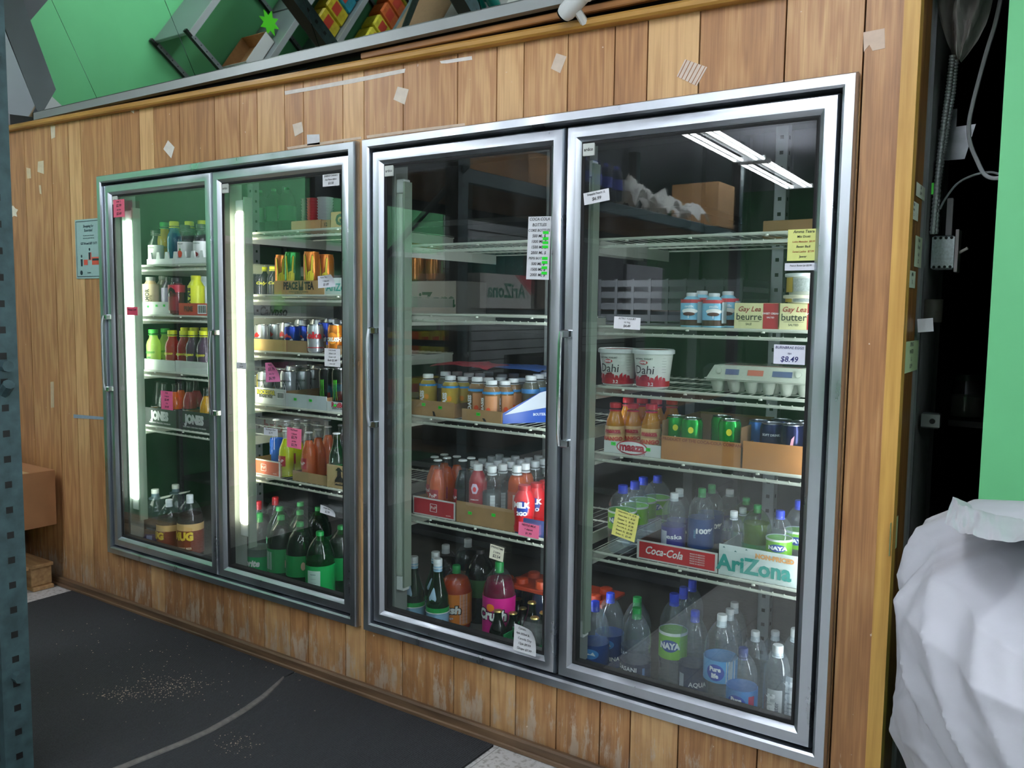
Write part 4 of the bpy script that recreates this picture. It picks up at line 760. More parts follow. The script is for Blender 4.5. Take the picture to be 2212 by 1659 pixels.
for px, py in ((632, 790), (658, 789), (685, 788)): put('rockstar', px, py, .30, 2, 3, 'grey can in the rear row', base=T, cat='can', grp='grey cans in the rear row')
for a in (('pop_blue', 597, 904, .26, 'blue soda bottle with white cap'), ('pop_yellow', 618, 928, .15, 'yellow soda bottle with red label'), ('pop_yellow', 640, 921, .19, 'yellow soda bottle with red label'), ('pop_peach', 667, 931, .16, 'peach soda bottle with white cap'), ('pop_peach', 687, 925, .20, 'peach soda bottle with white cap'),
          ('pop_peach', 709, 919, .24, 'peach soda bottle with white cap'), ('jarr', 727, 933, .15, 'green glass bottle in brown carton')): put(a[0], a[1], a[2], a[3], 2, 4, a[4], rz=0)
for px, py in ((621, 915), (621, 907), (641, 910), (642, 903), (664, 915), (664, 905), (684, 910), (707, 905), (738, 915)): put('clear_back', px, py, .27 if py > 908 else .36, 2, 4, 'capped bottle neck behind the front soda bottles', grp='bottles behind the front soda bottles')
for a in (('sprite_clear', 560, 1108, .16, 'clear soda bottle with green label'), ('ale', 607, 1113, .17, 'green soda bottle with pale label side'), ('seven', 648, 1127, .155, 'green soda bottle with two fruit marks'), ('ale_label', 691, 1147, .14, 'green soda bottle with white ingredients panel'), ('ale', 737, 1134, .17, 'green soda bottle with pale label side'),
          ('cola2l', 558, 1082, .30, 'dark cola bottle with red cap'), ('cola2l', 595, 1073, .33, 'dark cola bottle with red cap'), ('ale', 604, 1094, .28, 'green bottle in the row behind'), ('ale', 648, 1102, .27, 'green bottle in the row behind'), ('seven', 688, 1094, .33, 'tall dark green bottle at the back'), ('seven', 649, 1084, .38, 'tall dark green bottle at the back')):
    put(a[0], a[1], a[2], a[3], 2, 5, a[4])
# door 3
for a in (('oasis_y', 925, 807, .16, 'yellow juice bottle with blue stripe'), ('oasis_y', 973, 811, .15, 'yellow juice bottle with blue stripe'), ('oasis_y', 1000, 813, .15, 'yellow juice bottle with blue stripe'),
          ('oasis_p', 1031, 814, .165, 'peach juice bottle with blue stripe'), ('oasis_p', 1062, 821, .145, 'peach juice bottle with blue stripe'), ('oasis_p', 1091, 822, .145, 'peach juice bottle with blue stripe'), ('oasis_p', 1110, 817, .18, 'peach juice bottle with blue stripe')): put(a[0], a[1], a[2], a[3], 3, 2, a[4], base=T)
for px, py, Y in ((963, 802, .22), (988, 802, .23), (1013, 805, .22), (1037, 806, .24), (1055, 803, .27), (1055, 815, .20), (1081, 814, .20), (1085, 808, .26), (1127, 816, .22), (1147, 811, .25), (1163, 807, .29), (1179, 803, .33), (1110, 806, .30)):
    put('oasis_b', px, py, Y, 3, 2, 'white-capped juice bottle in the rows behind', base=T, grp='rear rows of juice bottles')
for a in (('pop_orange', 946, 991, .15, 'orange soda bottle with red label'), ('pop_orange', 966, 986, .19, 'orange soda bottle with red label'), ('pop_orange', 987, 983, .24, 'orange soda bottle with red label'), ('pop_orange', 960, 979, .26, 'orange soda bottle with red label'), ('pop_peach', 939, 984, .20, 'pink soda bottle behind orange one'), ('pop_cola', 1000, 991, .16, 'cola bottle beside orange soda'), ('pop_dgreen', 1018, 986, .20, 'dark bottle with white crown cap'),
          ('ice_red', 1033, 1002, .15, 'red sparkling water bottle'), ('ice_clear', 1063, 1006, .145, 'clear sparkling water bottle'), ('ice_clear', 1086, 1002, .165, 'clear sparkling water bottle'), ('ice_orange', 1117, 1005, .15, 'orange sparkling water bottle'), ('ice_orange', 1135, 1000, .19, 'orange sparkling water bottle'), ('ice_yellow', 1025, 995, .20, 'yellow sparkling water bottle')): put(a[0], a[1], a[2], a[3], 3, 3, a[4], base=T, rz=0)
for px, py, Y in ((1042, 990, .25), (1057, 998, .20), (1075, 993, .24), (1104, 996, .20), (1062, 985, .31), (1079, 981, .35), (1094, 988, .29), (1113, 984, .34), (1124, 992, .25), (1142, 988, .30), (1156, 995, .22), (1163, 983, .35), (1175, 990, .25)):
    put('ice_grey', px, py, Y, 3, 3, 'white-capped bottle in the rows behind sparkling water', base=T, grp='rear rows of sparkling water')
for a in (('milkgo', 1133, 1047, .135, 'red milk bottle in plastic wrap'), ('milkgo', 1159, 1042, .16, 'red milk bottle in plastic wrap'), ('milkgo', 1179, 1037, .19, 'red milk bottle in plastic wrap')): put(a[0], a[1], a[2], a[3], 3, 3, a[4], base=T)
for a in (('pell', 894, 1201, .15, 'green mineral water bottle with blue label'), ('pell', 946, 1206, .145, 'green mineral water bottle with blue label'), ('pell', 941, 1191, .24, 'green mineral water bottle hidden behind'), ('crush_o', 986, 1220, .145, 'orange soda bottle with green cap'), ('crush_g', 1079, 1212, .145, 'grape soda bottle with pink label'),
          ('cola_w', 963, 1176, .27, 'dark cola bottle with white cap'), ('cola_w', 1011, 1163, .33, 'dark cola bottle with white cap'), ('ginger', 1038, 1186, .25, 'dark green ginger ale bottle')): put(a[0], a[1], a[2], a[3], 3, 4, a[4], rz=.05)
for px, py, Y in ((1076, 1317, .105), (1104, 1303, .16), (1119, 1292, .20), (1108, 1322, .12), (1129, 1312, .15), (1149, 1299, .19), (1155, 1332, .10), (1175, 1321, .13)): put('beer', px, py, Y, 3, 4, 'small green glass bottle with gold cap', base=0)
for px, py, Y in ((1098, 1240, .30), (1122, 1244, .29), (1146, 1247, .28), (1170, 1250, .27)): put('gator', px, py + 4, Y, 3, 4, 'dark blue sports bottle under orange crate', grp='dark blue sports bottles behind the green ones')
# door 4
for a in (('milk_blue', 1495, 632, .15, 'pale blue chocolate milk bottle'), ('milk_blue', 1543, 633, .15, 'pale blue chocolate milk bottle'), ('milk_blue', 1573, 629, .20, 'pale blue chocolate milk bottle'), ('milk_blue', 1517, 628, .20, 'pale blue chocolate milk bottle')): put(a[0], a[1], a[2], a[3], 4, 1, a[4])
for a in (('maaza', 1330, 869, .145, 'mango drink bottle with red cap'), ('maaza', 1368, 871, .145, 'mango drink bottle with red cap'), ('maaza', 1408, 872, .145, 'mango drink bottle with red cap'),
          ('up_can', 1462, 898, .165, 'green lemon soda can'), ('up_can', 1495, 903, .145, 'green lemon soda can'), ('up_can', 1561, 898, .17, 'green lemon soda can'), ('up_can', 1577, 906, .145, 'green lemon soda can'),
          ('soft_lblue', 1641, 908, .17, 'light blue drink can'), ('soft_blue', 1668, 913, .15, 'dark blue drink can with red lettering'), ('soft_blue', 1689, 906, .20, 'dark blue drink can with red lettering'), ('soft_navy', 1712, 916, .145, 'navy drink can with pink mark'), ('soft_navy', 1733, 910, .19, 'navy drink can with pink mark')):
    put(a[0], a[1], a[2], a[3], 4, 3, a[4], base=T, cat='can' if 'can' in a[4] else 'bottle', rz=0)
for px, py in ((1358, 858), (1388, 860), (1418, 861), (1452, 862)): put('maaza', px, py, .24, 4, 3, 'mango drink bottle in the second row', base=T, grp='second row of mango bottles')
for a in (('naya_big', 1346, 1047, .15, 'large water bottle with lime green label'), ('naya_big', 1372, 1039, .20, 'large water bottle with lime green label'), ('naya_big', 1390, 1030, .27, 'large water bottle with lime green label'), ('naya_big', 1421, 1027, .31, 'large water bottle with lime green label'),
          ('esk', 1457, 1064, .17, 'water bottle with indigo label'), ('esk', 1468, 1055, .24, 'water bottle with indigo label'), ('hundred', 1517, 1054, .19, 'water bottle with navy label and green cap'), ('hundred', 1538, 1046, .25, 'water bottle with navy label and green cap'), ('esk', 1577, 1056, .26, 'clear bottle in the background'),
          ('clearw', 1586, 1103, .15, 'small clear bottle with white cap'), ('clearw', 1605, 1096, .18, 'small clear bottle with white cap'), ('limey', 1637, 1090, .17, 'yellow-green soda bottle'), ('naya', 1686, 1102, .15, 'blue-capped water bottle with lime label'), ('naya', 1727, 1080, .22, 'blue-capped water bottle with lime label'), ('limey', 1612, 1085, .25, 'green bottle behind clear ones')):
    put(a[0], a[1], a[2], a[3], 4, 4, a[4], base=T if a[1] > 1440 else 0, rz=0)
for a in (('aquaf', 1286, 1298, .15, 'water bottle with deep blue label'), ('aquaf', 1319, 1280, .22, 'water bottle with deep blue label'), ('dasani', 1376, 1312, .145, 'water bottle with green cap and dark label'), ('dasani', 1377, 1289, .25, 'water bottle with green cap and dark label'), ('naya_big', 1457, 1281, .20, 'water bottle with lime green label'), ('nayab', 1477, 1267, .28, 'blue-capped clear bottle behind'), ('nayab', 1496, 1252, .34, 'blue-capped clear bottle behind'),
          ('dasani2', 1502, 1318, .16, 'water bottle with blue cap and navy label'), ('pure_big', 1560, 1326, .15, 'water bottle with round blue emblem'), ('plainw', 1577, 1314, .22, 'white-capped clear bottle behind'), ('plainw', 1587, 1300, .30, 'white-capped clear bottle behind'), ('pure_small', 1606, 1398, .13, 'short water bottle with dark blue cap'),
          ('smart', 1681, 1392, .13, 'slim clear bottle with silver label'), ('smart', 1720, 1357, .20, 'slim clear bottle with silver label'), ('plainw', 1632, 1362, .24, 'clear bottle with rounded shoulders'), ('plainw', 1675, 1362, .27, 'clear bottle with rounded shoulders')):
    put(a[0], a[1], a[2], a[3], 4, 5, a[4], rz=0)
flush()
# ---------------------------------------------------------------- trays and boxes on the shelves
def tray(k, i, x0, x1, pyt, Y, dep, col, label, front=None, deco=None, inner=KIN, stickers=(), hside=None, cat='tray', base=0., name='cardboard_tray', rz=0.):
    zs = (ZF if i >= len(SH[k]) else SH[k][i] + .0135) + base
    xm = (x0 + x1) / 2
    a = at(x0, pyt, Y=Y); b = at(x1, pyt, Y=Y); h = at(xm, pyt, Y=Y).z - zs
    W = b.x - a.x; t = thing(name, '%s, %s, %s' % (label, shelf_name(k, i), DNAME[k]), cat, (a.x, Y, zs), rz, 'open trays in the cooler')
    m = P(col, .75, var=.08, bscale=20) if isinstance(col, str) else col
    hs = hside or h * .92; e = .0025
    t1 = MB(); t1.box(0, W, e, dep, 0, .002, inner); t1.box(0, W, 0, e, 0, h, m)
    t1.box(0, e, e, dep, 0, hs, inner).box(W - e, W, e, dep, 0, hs, inner); t1.box(e, W - e, dep - e, dep, 0, hs, inner)
    t1.build('tray_body', t)
    if front or deco:
        f = MB()
        if front: f.box(W * .03, W * .97, -.0006, 0, h * .08, h * .92, P(front, .6))
        if deco: deco(f, W, h)
        f.build('printed_front', t, flat=True)
    for u, v in stickers:
        s = MB(); s.box(u * W - .008, u * W + .008, -.0012, -.0006, v * h - .005, v * h + .005, NEON); s.text('1.99', .007, (u * W, -.0015, v * h), P('#0c5a18', .6)); s.build('price_sticker', t, flat=True)
    return t
def tx(f, s, size, x, z, col, **k): f.text(s, size, (x, -.0012 - k.pop('lift', 0), z), P(col, .6) if isinstance(col, str) else col, **k)

def crate_tray():
    k, i = 1, 0; zs = SH[1][0] + .0135; Y = .125
    a = at(317, 560, Y=Y).x; W = .45; t = thing('bottle_crate', 'low white plastic bottle crate with tapered tabs, top shelf, leftmost door', 'crate', (a, Y, zs))
    b = MB(); b.box(0, W, 0, .14, 0, .004, WHITE); b.box(0, W, 0, .004, 0, .028, WHITE); b.box(0, W, .136, .14, 0, .028, WHITE); b.build('crate_base', t)
    for j in range(7):
        x = .012 + j * .064
        MB().prism([(x, .028), (x + .030, .028), (x + .024, .058), (x + .006, .058)], -.002, .006, WHITE).build('tab', t)
crate_tray()
tray(1, 1, 304, 371, 652, .115, .20, '#d5dad2', 'plain white tray with three green stickers', stickers=((.24, .62), (.52, .7), (.76, .72)))
tray(1, 1, 386, 453, 655, .112, .20, '#c8442c', 'orange-red tray with black lettering and barcode', deco=lambda f, W, h: (tx(f, 'PRIME', .030, W * .32, h * .52, '#5a1c14', bold=.05, sx=.8), barcode(f, W * .62, W * .9, h * .15, h * .88, -.001)))
tray(1, 2, 312, 378, 777, .115, .20, '#cfd5cd', 'plain white tray under the lime bottle')
tray(1, 2, 379, 452, 781, .115, .20, '#cfd5cd', 'plain white tray under the red bottles')
jd = lambda f, W, h: (tx(f, 'JONES', .052, W * .5, h * .56, '#cfd2d0', bold=.08, sx=.9), tx(f, 'YOUR PHOTO. YOUR SODA. YOUR BRAND', .0085, W * .5, h * .16, '#cfd2d0', bold=.04))
tray(1, 3, 309, 382, 883, .113, .20, '#2b2d2e', 'black soda tray with white capitals beneath the pink note', deco=jd)
tray(1, 3, 383.5, 457, 890, .113, .20, '#2b2d2e', 'black soda tray with white capitals beside the door edge', deco=jd)
def peace(f, W, h):
    tx(f, 'PEACE', .040, W * .34, h * .60, '#17150f', bold=.05, sx=.72); tx(f, 'TEA', .040, W * .71, h * .60, '#17150f', bold=.05, sx=.72)
    tx(f, 'NATURALLY FLAVORED ICED TEA BEVERAGE', .0055, W * .5, h * .2, '#17150f', bold=.03); tx(f, 'REAL BREWED TEA', .005, W * .5, h * .1, '#17150f', bold=.03)
    c = W * .55; K = P('#17150f', .6)
    f.prism([(c - .012, h * .3), (c + .012, h * .3), (c + .014, h * .55), (c - .014, h * .55)], -.0012, -.0006, K)
    for s in (-1, 1): f.prism([(c + s * .002, h * .5), (c + s * .010, h * .5), (c + s * .014, h * .95), (c + s * .008, h * .97)], -.0012, -.0006, K)
tray(2, 1, 592, 700, 606, .112, .24, '#b9925c', 'brown tea tray with black hand sign', deco=peace)
tray(2, 1, 700.5, 752, 600, .114, .24, '#c5d2cc', 'white tray with teal letters beside brown tea tray', deco=lambda f, W, h: tx(f, 'AriZona', .040, W * .62, h * .42, '#2c9a8c', bold=.02))
tray(2, 2, 543, 617, 733, .112, .24, '#b89a60', 'plain tan tray under silver cans'); tray(2, 2, 618, 662, 736, .114, .24, '#a08058', 'brown tray under blue cans'); tray(2, 2, 704, 752, 746, .135, .24, '#a08058', 'brown tray under orange cans')
def rock(f, W, h):
    tx(f, 'ROCKSTAR', .024, W * .36, h * .72, '#17150f', bold=.12, sx=.9); tx(f, 'ROCKSTAR', .024, W * .36, h * .725, '#cfc83a', bold=.04, sx=.9, lift=.0006); tx(f, 'SUGAR FREE', .015, W * .36, h * .48, '#2a2c2c', bold=.07)
    barcode(f, W * .72, W * .95, h * .42, h * .82, -.001)
tray(2, 3, 551, 617, 839, .112, .24, '#c9d0d0', 'white energy drink tray with yellow lettering', deco=rock)
tray(2, 3, 617.5, 705, 853, .108, .24, '#c3cccf', 'long white tray with two green stickers', stickers=((.24, .6), (.62, .62)))
tray(2, 3, 706, 754, 869, .108, .24, '#c9cccb', 'white energy drink tray with red lettering', deco=lambda f, W, h: (tx(f, 'RedBull', .026, W * .55, h * .68, '#b01c30', bold=.05), tx(f, 'ENERGY DRINK', .010, W * .55, h * .32, '#3a3c40', bold=.02), f.box(W * .32, W * .44, -.002, -.0012, h * .55, h * .75, NEON)))
def popb(c):
    def g(f, W, h):
        tx(f, 'PoP', .016, W * .5, h * .5, '#f0d8d0', bold=.02); z = -.0012
        for a, b, c_, d in ((.42, .58, .70, .72), (.42, .58, .28, .30), (.42, .43, .28, .72), (.57, .58, .28, .72)): f.box(W * a, W * b, z, z + .0004, h * c_, h * d, TXW)
        tx(f, 'SHOPPE', .006, W * .85, h * .2, '#f0d8d0')
    return g
tray(2, 4, 536, 604, 993, .110, .26, '#d8dcd8', 'orange-red soda tray with white border', front='#c85a3c', deco=popb(0))
tray(2, 4, 632, 705, 1022, .112, .20, '#a88a60', 'plain brown tray behind the yellow soda')
def jar_(f, W, h):
    K = P('#1a1a18', .6); c = W * .55
    f.prism([(c - .022, h * .14), (c + .026, h * .14), (c + .026, h * .34), (c + .014, h * .52), (c - .012, h * .52), (c - .024, h * .34)], -.0012, -.0004, K)
    f.prism([(c - .010, h * .5), (c + .012, h * .5), (c + .010, h * .8), (c, h * .86), (c - .009, h * .78)], -.0012, -.0004, K); f.prism([(c - .020, h * .78), (c + .020, h * .76), (c + .004, h * .92), (c - .006, h * .92)], -.0014, -.0004, K)
    tx(f, 'JARRITOS', .0095, c, h * .24, '#c8a878', bold=.04, lift=.0008)
tray(2, 4, 706, 755, 1006, .108, .17, '#b3996c', 'tall brown bottle carton with black emblem', deco=jar_, name='bottle_carton', cat='carton')
tray(3, 2, 884, 981, 866, .112, .26, KRAFT2, 'torn brown tray with two stickers under yellow juice', stickers=((.33, .72), (.70, .62)), deco=lambda f, W, h: f.prism([(W * .55, .002), (W * .60, .002), (W * .57, h * .32), (W * .53, h * .34)], -.001, 0, TXK))
tray(3, 2, 998, 1084, 886, .108, .40, KRAFT2, 'torn brown tray with sticker under peach juice', stickers=((.42, .62),), deco=lambda f, W, h: f.prism([(W * .56, .002), (W * .62, .002), (W * .58, h * .30), (W * .52, h * .32)], -.001, 0, TXK))
tray(3, 3, 892, 983, 1078, .110, .24, '#d8d6d2', 'red soda tray with white border', front='#b8343c', deco=popb(1))
tray(3, 3, 986, 1114, 1092, .108, .36, KRAFT2, 'plain brown tray with two green stickers', stickers=((.24, .52), (.64, .62)), hside=.05)
tray(3, 3, 1113, 1186, 1122, .106, .2, '#274a7c', 'dark blue milk tray with pink note', inner=P('#b4a484', .8))
def maz(f, W, h):
    c = W * .5; f.prism([(c + .052 * math.cos(a), h * .60 + .022 * math.sin(a)) for a in [q * math.pi / 12 for q in range(24)]], -.0011, -.0002, P('#b8283c', .6)); f.prism([(c + .048 * math.cos(a), h * .60 + .0185 * math.sin(a)) for a in [q * math.pi / 12 for q in range(24)]], -.0015, -.0010, TXW)
    tx(f, 'maaza', .034, c, h * .62, '#b8283c', bold=.05, lift=.0008); tx(f, 'the national since 1976', .0085, c + .005, h * .16, '#8a2030', bold=.01)
tray(4, 3, 1305, 1428, 957, .110, .24, '#d6dad8', 'white mango drink tray with red script logo', deco=maz, stickers=((.17, .78), (.53, .58), (.78, .6)))
tray(4, 3, 1429, 1601, 949, .106, .3, P('#b5793f', .75, var=.1, bscale=15), 'tall torn brown box of green cans', deco=lambda f, W, h: tx(f, 'A PRODUCT OF THE COCA-COLA COMPANY', .0125, W * .5, h * .88, '#8a3f24', bold=.03), hside=.115, name='torn_box', cat='box')
tray(4, 3, 1605, 1762, 960, .104, .3, P('#b5793f', .75, var=.1, bscale=15), 'torn brown box of dark blue cans', deco=lambda f, W, h: [f.lathe([(.009, 0), (0, .0006)], P('#a0402c', .7), 10, (0, 0, 0)) and None], hside=.07, name='torn_box', cat='box')
def coke(f, W, h):
    tx(f, 'Coca-Cola', .033, W * .34, h * .52, '#f4f0ee', bold=.02, shear=.35, sx=.85)
    for j in range(5): tx(f, 'MADE IN MEXICO', .0058, W * .76, h * (.74 - .12 * j), '#f0dcd8')
tray(4, 4, 1376, 1551, 1180, .110, .34, '#dcdcd8', 'red soft drink tray with white script', front='#c9272c', deco=coke, inner=P('#6a4a38', .8))
def ari(f, W, h):
    tx(f, 'AriZona', .062, W * .42, h * .40, '#2f9c90', bold=.035); tx(f, 'NON-PRICED', .018, W * .66, h * .80, '#e0a05c', bold=.06)
    for u, v in ((.06, .9), (.2, .82), (.33, .93), (.95, .3)): f.prism([(W * u - .004, h * v), (W * u + .004, h * v), (W * u, h * v + .004)], -.001, 0, P('#3a6a6c', .6))
tray(4, 4, 1553, 1740, 1190, .108, .3, '#cfdbd8', 'white iced tea tray with teal lettering', deco=ari, inner=P('#a0a49c', .8))

def closed_box(name, x0, x1, y0, y1, z0, z1, m, label, cat='box', deco=None, group=None, tape=False, face='-y'):
    W, D, H = x1 - x0, y1 - y0, z1 - z0
    t = thing(name, label, cat, (x0, y0, z0), 0, group)
    b = MB(); b.box(0, W, 0, D, 0, H, m, .002); b.build('box_body', t)
    f = MB(); f.box(.004, W - .004, D / 2 - .025, D / 2 + .025, H, H + .0006, P('#b89a6a', .3)); f.build('tape', t, flat=True)
    if deco:
        f = MB(); deco(f, W, D, H); f.build('printing', t, flat=True)
    return t
# top shelf of the second door
a = at(629, 478, Y=.14); b = at(693, 500, Y=.14); zs = SH[2][0] + .0135
closed_box('cardboard_box', a.x, b.x, .14, .30, zs, at(660, 476, Y=.14).z, KRAFT, 'low brown box under red and white cup stacks, top shelf of second door', deco=None)
closed_box('cardboard_box', b.x + .003, at(713, 480, Y=.14).x, .14, .30, zs, at(700, 475, Y=.14).z, KRAFT2, 'small brown box marked 12, top shelf of second door', deco=lambda f, W, D, H: f.text('12', .02, (W * .5, -.0008, H * .5), TXK))
a = at(715, 480, Y=.13)
closed_box('cardboard_box', a.x, a.x + .14, .13, .30, zs, at(730, 457, Y=.13).z, KRAFT, 'brown box with large black letter G, second door', deco=lambda f, W, D, H: f.text('G!', .055, (W * .38, -.0008, H * .48), TXK, bold=.06))
for px, col, lab in ((680, '#c8303c', 'stack of bright red drink cups on low brown box'), (703, '#b4b8be', 'stack of grey-white drink cups on brown box'), (668, '#3a2c38', 'stack of dark drink cups beside the red cups')):
    p = at(px, 474, Y=.22); t = thing('cup_stack', lab, 'cups', (p.x, .22, at(690, 476, Y=.14).z + .001)); mm = P(col, .45)
    for j in range(9): MB().lathe([(.028, j * .011), (.033, j * .011 + .010), (.031, j * .011 + .0105)], mm, 16).build('cup', t)
# tubs of yogurt
def tub(px, py, k, i, Y, lab):
    zs = SH[k][i] + .0135; p = at(px, py, Y=Y); H = p.z - zs; t = thing('yogurt_tub', lab, 'tub', (p.x, Y, zs), -.05)
    m = P('#dfe2da', .35); R = .060; b = MB(); b.lathe([(.0, .003), (R * .76, .0), (R * .80, .004), (R * .98, H - .014), (R * .98, H - .012)], m, 32); 
    tp = lambda z: R * (.80 + .18 * z / H)
    b.band(tp(.010) + .001, .006, .022, P('#b8202c', .4), 32); 
    for a_ in range(-60, 70, 14): blob(b, tp(.025) + .001, [(a_ - 8, .02), (a_ + 8, .02), (a_ + 5, .032 + .005 * (a_ % 3)), (a_ - 4, .034)], P('#b8202c', .4))
    blob(b, tp(.03) + .001, [(-14, .024), (12, .024), (14, .034), (6, .042), (-10, .040), (-16, .034)], P('#a01c28', .4), .0016)
    b.wrap('Dahi', .036, tp(.06) + .002, H * .47, TXK, -4, bold=.0, shear=.1, taper=.18 * R / H); blob(b, tp(.09), ell(-4, H * .67, 15, .006), P('#c02430', .4), .002); b.wrap("HANS", .009, tp(.09) + .004, H * .67, TXW, -4, bold=.05)
    b.wrap('NATURAL YOGURT', .007, tp(.1) + .002, H * .76, TXK, -4); b.wrap('_______', .006, tp(.05) + .002, H * .35, TXK, -4, bold=.08); b.wrap('3.2', .014, tp(.01) + .003, .013, TXW, 20)
    for j in range(6): b.wrap('_____', .006, tp(.08) + .002, H * (.8 - .07 * j), TXK, 62)
    b.build('tub_body', t)
    l = MB(); l.lathe([(R * 1.0, H - .014), (R * 1.07, H - .013), (R * 1.07, H - .003), (R * 1.02, H), (R * .96, H - .002), (0, H - .002)], WHITE, 32); l.lathe([(R * .78, H - .0018), (0, H - .0012)], P('#b0464a', .5, var=.3, bscale=60), 24); l.build('lid', t)
tub(1337, 752, 4, 2, .165, 'white yogurt tub with red base, left one of the pair'); tub(1412, 754, 4, 2, .150, 'white yogurt tub with red base, right one of the pair')
# egg carton
def eggs():
    zs = SH[4][2] + .0135; Y = .14; a = at(1517, 850, Y=Y).x; W = .30; D = .17; t = thing('egg_carton', 'grey pulp carton of eighteen eggs wrapped in film', 'egg carton', (a + .01, Y, zs)); m = P('#b9bcae', .85, bump=.2, bscale=120)
    b = MB()
    for i in range(6):
        for j in range(3): b.lathe([(.010, .0), (.014, .004), (.021, .030), (.024, .036)], m, 12, (.026 + i * .0496, .028 + j * .056, 0))
    b.box(0, W, 0, D, .034, .040, m, .002); b.build('cup_tray', t)
    l = MB(); l.add([(0, 0, .040), (W, 0, .040), (W, D, .040), (0, D, .040), (.018, .016, .078), (W - .018, .016, .078), (W - .018, D - .016, .078), (.018, D - .016, .078)], [[0, 1, 5, 4], [1, 2, 6, 5], [2, 3, 7, 6], [3, 0, 4, 7], [4, 5, 6, 7]], m); l.box(-.004, W + .004, -.004, D + .004, .038, .042, m, .001); l.build('lid', t)
    uz = Vector((0, .016, .038)).normalized()
    for x0, x1, c in ((.055, .095, '#5a6288'), (.12, .165, '#c0604c'), (.19, .245, '#4a557c')):
        f = MB(); f.add([(x0, .0045 - .0006, .0525), (x1, .0045 - .0006, .0525), (x1, .0105 - .0006, .068), (x0, .0105 - .0006, .068)], [[0, 1, 2, 3]], P(c, .7)); f.build('printed_label', t, flat=True)
    f = MB()
    for y, c in ((.04, '#a8505c'), (.075, '#4a5070'), (.11, '#a8505c')): f.box(.04, W - .04, y, y + .012, .078, .0786, P(c, .7))
    f.build('printed_top', t, flat=True)
    for x in (.035, .262): MB().lathe([(.009, 0), (.009, .003), (.006, .004)], m, 12).xf(Matrix.Translation((x, .006, .062)) @ Matrix.Rotation(math.radians(70), 4, 'X')).build('button_latch', t)
    MB().box(-.006, W + .006, -.007, D + .006, .0, .082, CLEAR((.96, .97, .97), 1.35, .12, haze=.03, wrinkle=.6), .012).build('plastic_wrap', t)
eggs()
# butter, dips
def butter(px0, px1, word, sub, Y, lab):
    zs = SH[4][1] + .0135; a = at(px0, 690, Y=Y).x; b_ = at(px1, 690, Y=Y).x; W = b_ - a; H = .072; t = thing('butter_box', lab, 'box', (a, Y, zs)); 
    b = MB(); b.box(0, W, 0, .075, 0, H, P('#d8d4a0', .5), .001); b.build('box_body', t)
    f = MB(); f.box(W * .66, W, -.0006, 0, .001, H - .001, P('#a8202c', .5)); f.box(W * .66, W, 0, .075, H, H + .0006, P('#a8202c', .5)); f.text('Gay Lea', .020, (W * .34, -.001, H * .76), P('#a02c34', .5), shear=.3, bold=.01); f.text(word, .027, (W * .34, -.001, H * .46), P('#3a3a34', .5), bold=.01); f.text(sub, .008, (W * .34, -.001, H * .18), P('#5a5a50', .5), bold=.02)
    f.box(W * .1, W * .58, -.001, -.0004, H * .29, H * .30, TXK); f.text('SWEET CREAM', .007, (W * .83, -.001, H * .6), TXW); f.text('SALTED', .006, (W * .83, -.001, H * .45), TXW); f.build('printing', t, flat=True)
butter(1586, 1681, 'beurre', 'SALÉ', .13, 'cream and red butter box with French word'); butter(1684, 1775, 'butter', 'SALTED', .125, 'cream and red butter box with English word')
def dip(z0, R, H, Y, px, lab, col, lidm):
    p = at(px, 640, Y=Y); t = thing('dip_tub', lab, 'tub', (p.x, Y, z0)); b = MB(); b.lathe([(0, .002), (R * .82, 0), (R * .96, H - .008)], P(col, .45), 28)
    b.band(R * .90 + .003, H * .15, H * .75, P('#9aa09c', .5, var=.3, bscale=300), 28, -22, 50); b.band(R * .90 + .003, H * .12, H * .8, P('#c9a83a', .5), 28, -80, -28); b.build('tub_body', t)
    MB().lathe([(R, H - .010), (R * 1.06, H - .008), (R * 1.06, H - .001), (R * .98, H), (0, H - .002)], lidm, 28).build('lid', t)
zb = SH[4][1] + .0135 + .072
dip(zb + .0005, .056, .022, .165, 1741, 'shallow cream dip tub on top of the butter', '#d8d4b8', P('#cfcab0', .5)); dip(zb + .023, .054, .058, .165, 1741, 'round dip tub with patterned label, top of the stack', '#c9cdc2', WHITE)
# crate behind, bags and stock in the dark behind the shelves
def mesh_crate(x, y, z, W, D, H, m, lab):
    t = thing('plastic_crate', lab, 'crate', (x, y, z)); b = MB(); b.box(0, W, 0, D, 0, .006, m)
    for r in range(4): b.box(0, W, 0, .006, .012 + r * H / 4, .012 + r * H / 4 + H / 7, m); b.box(0, .006, 0, D, .012 + r * H / 4, .012 + r * H / 4 + H / 7, m); b.box(W - .006, W, 0, D, .012 + r * H / 4, .012 + r * H / 4 + H / 7, m)
    for j in range(9): b.box(j * W / 8.2, j * W / 8.2 + .010, -.001, .007, 0, H, m)
    b.box(0, W, D - .006, D, 0, H, m); b.build('crate_body', t)
    return t
mesh_crate(at(1292, 680, Y=.34).x, .34, SH[4][1] + .0135, .50, .25, .15, P('#24262b', .5), 'black slotted plastic crate at the back, second shelf, rightmost door')
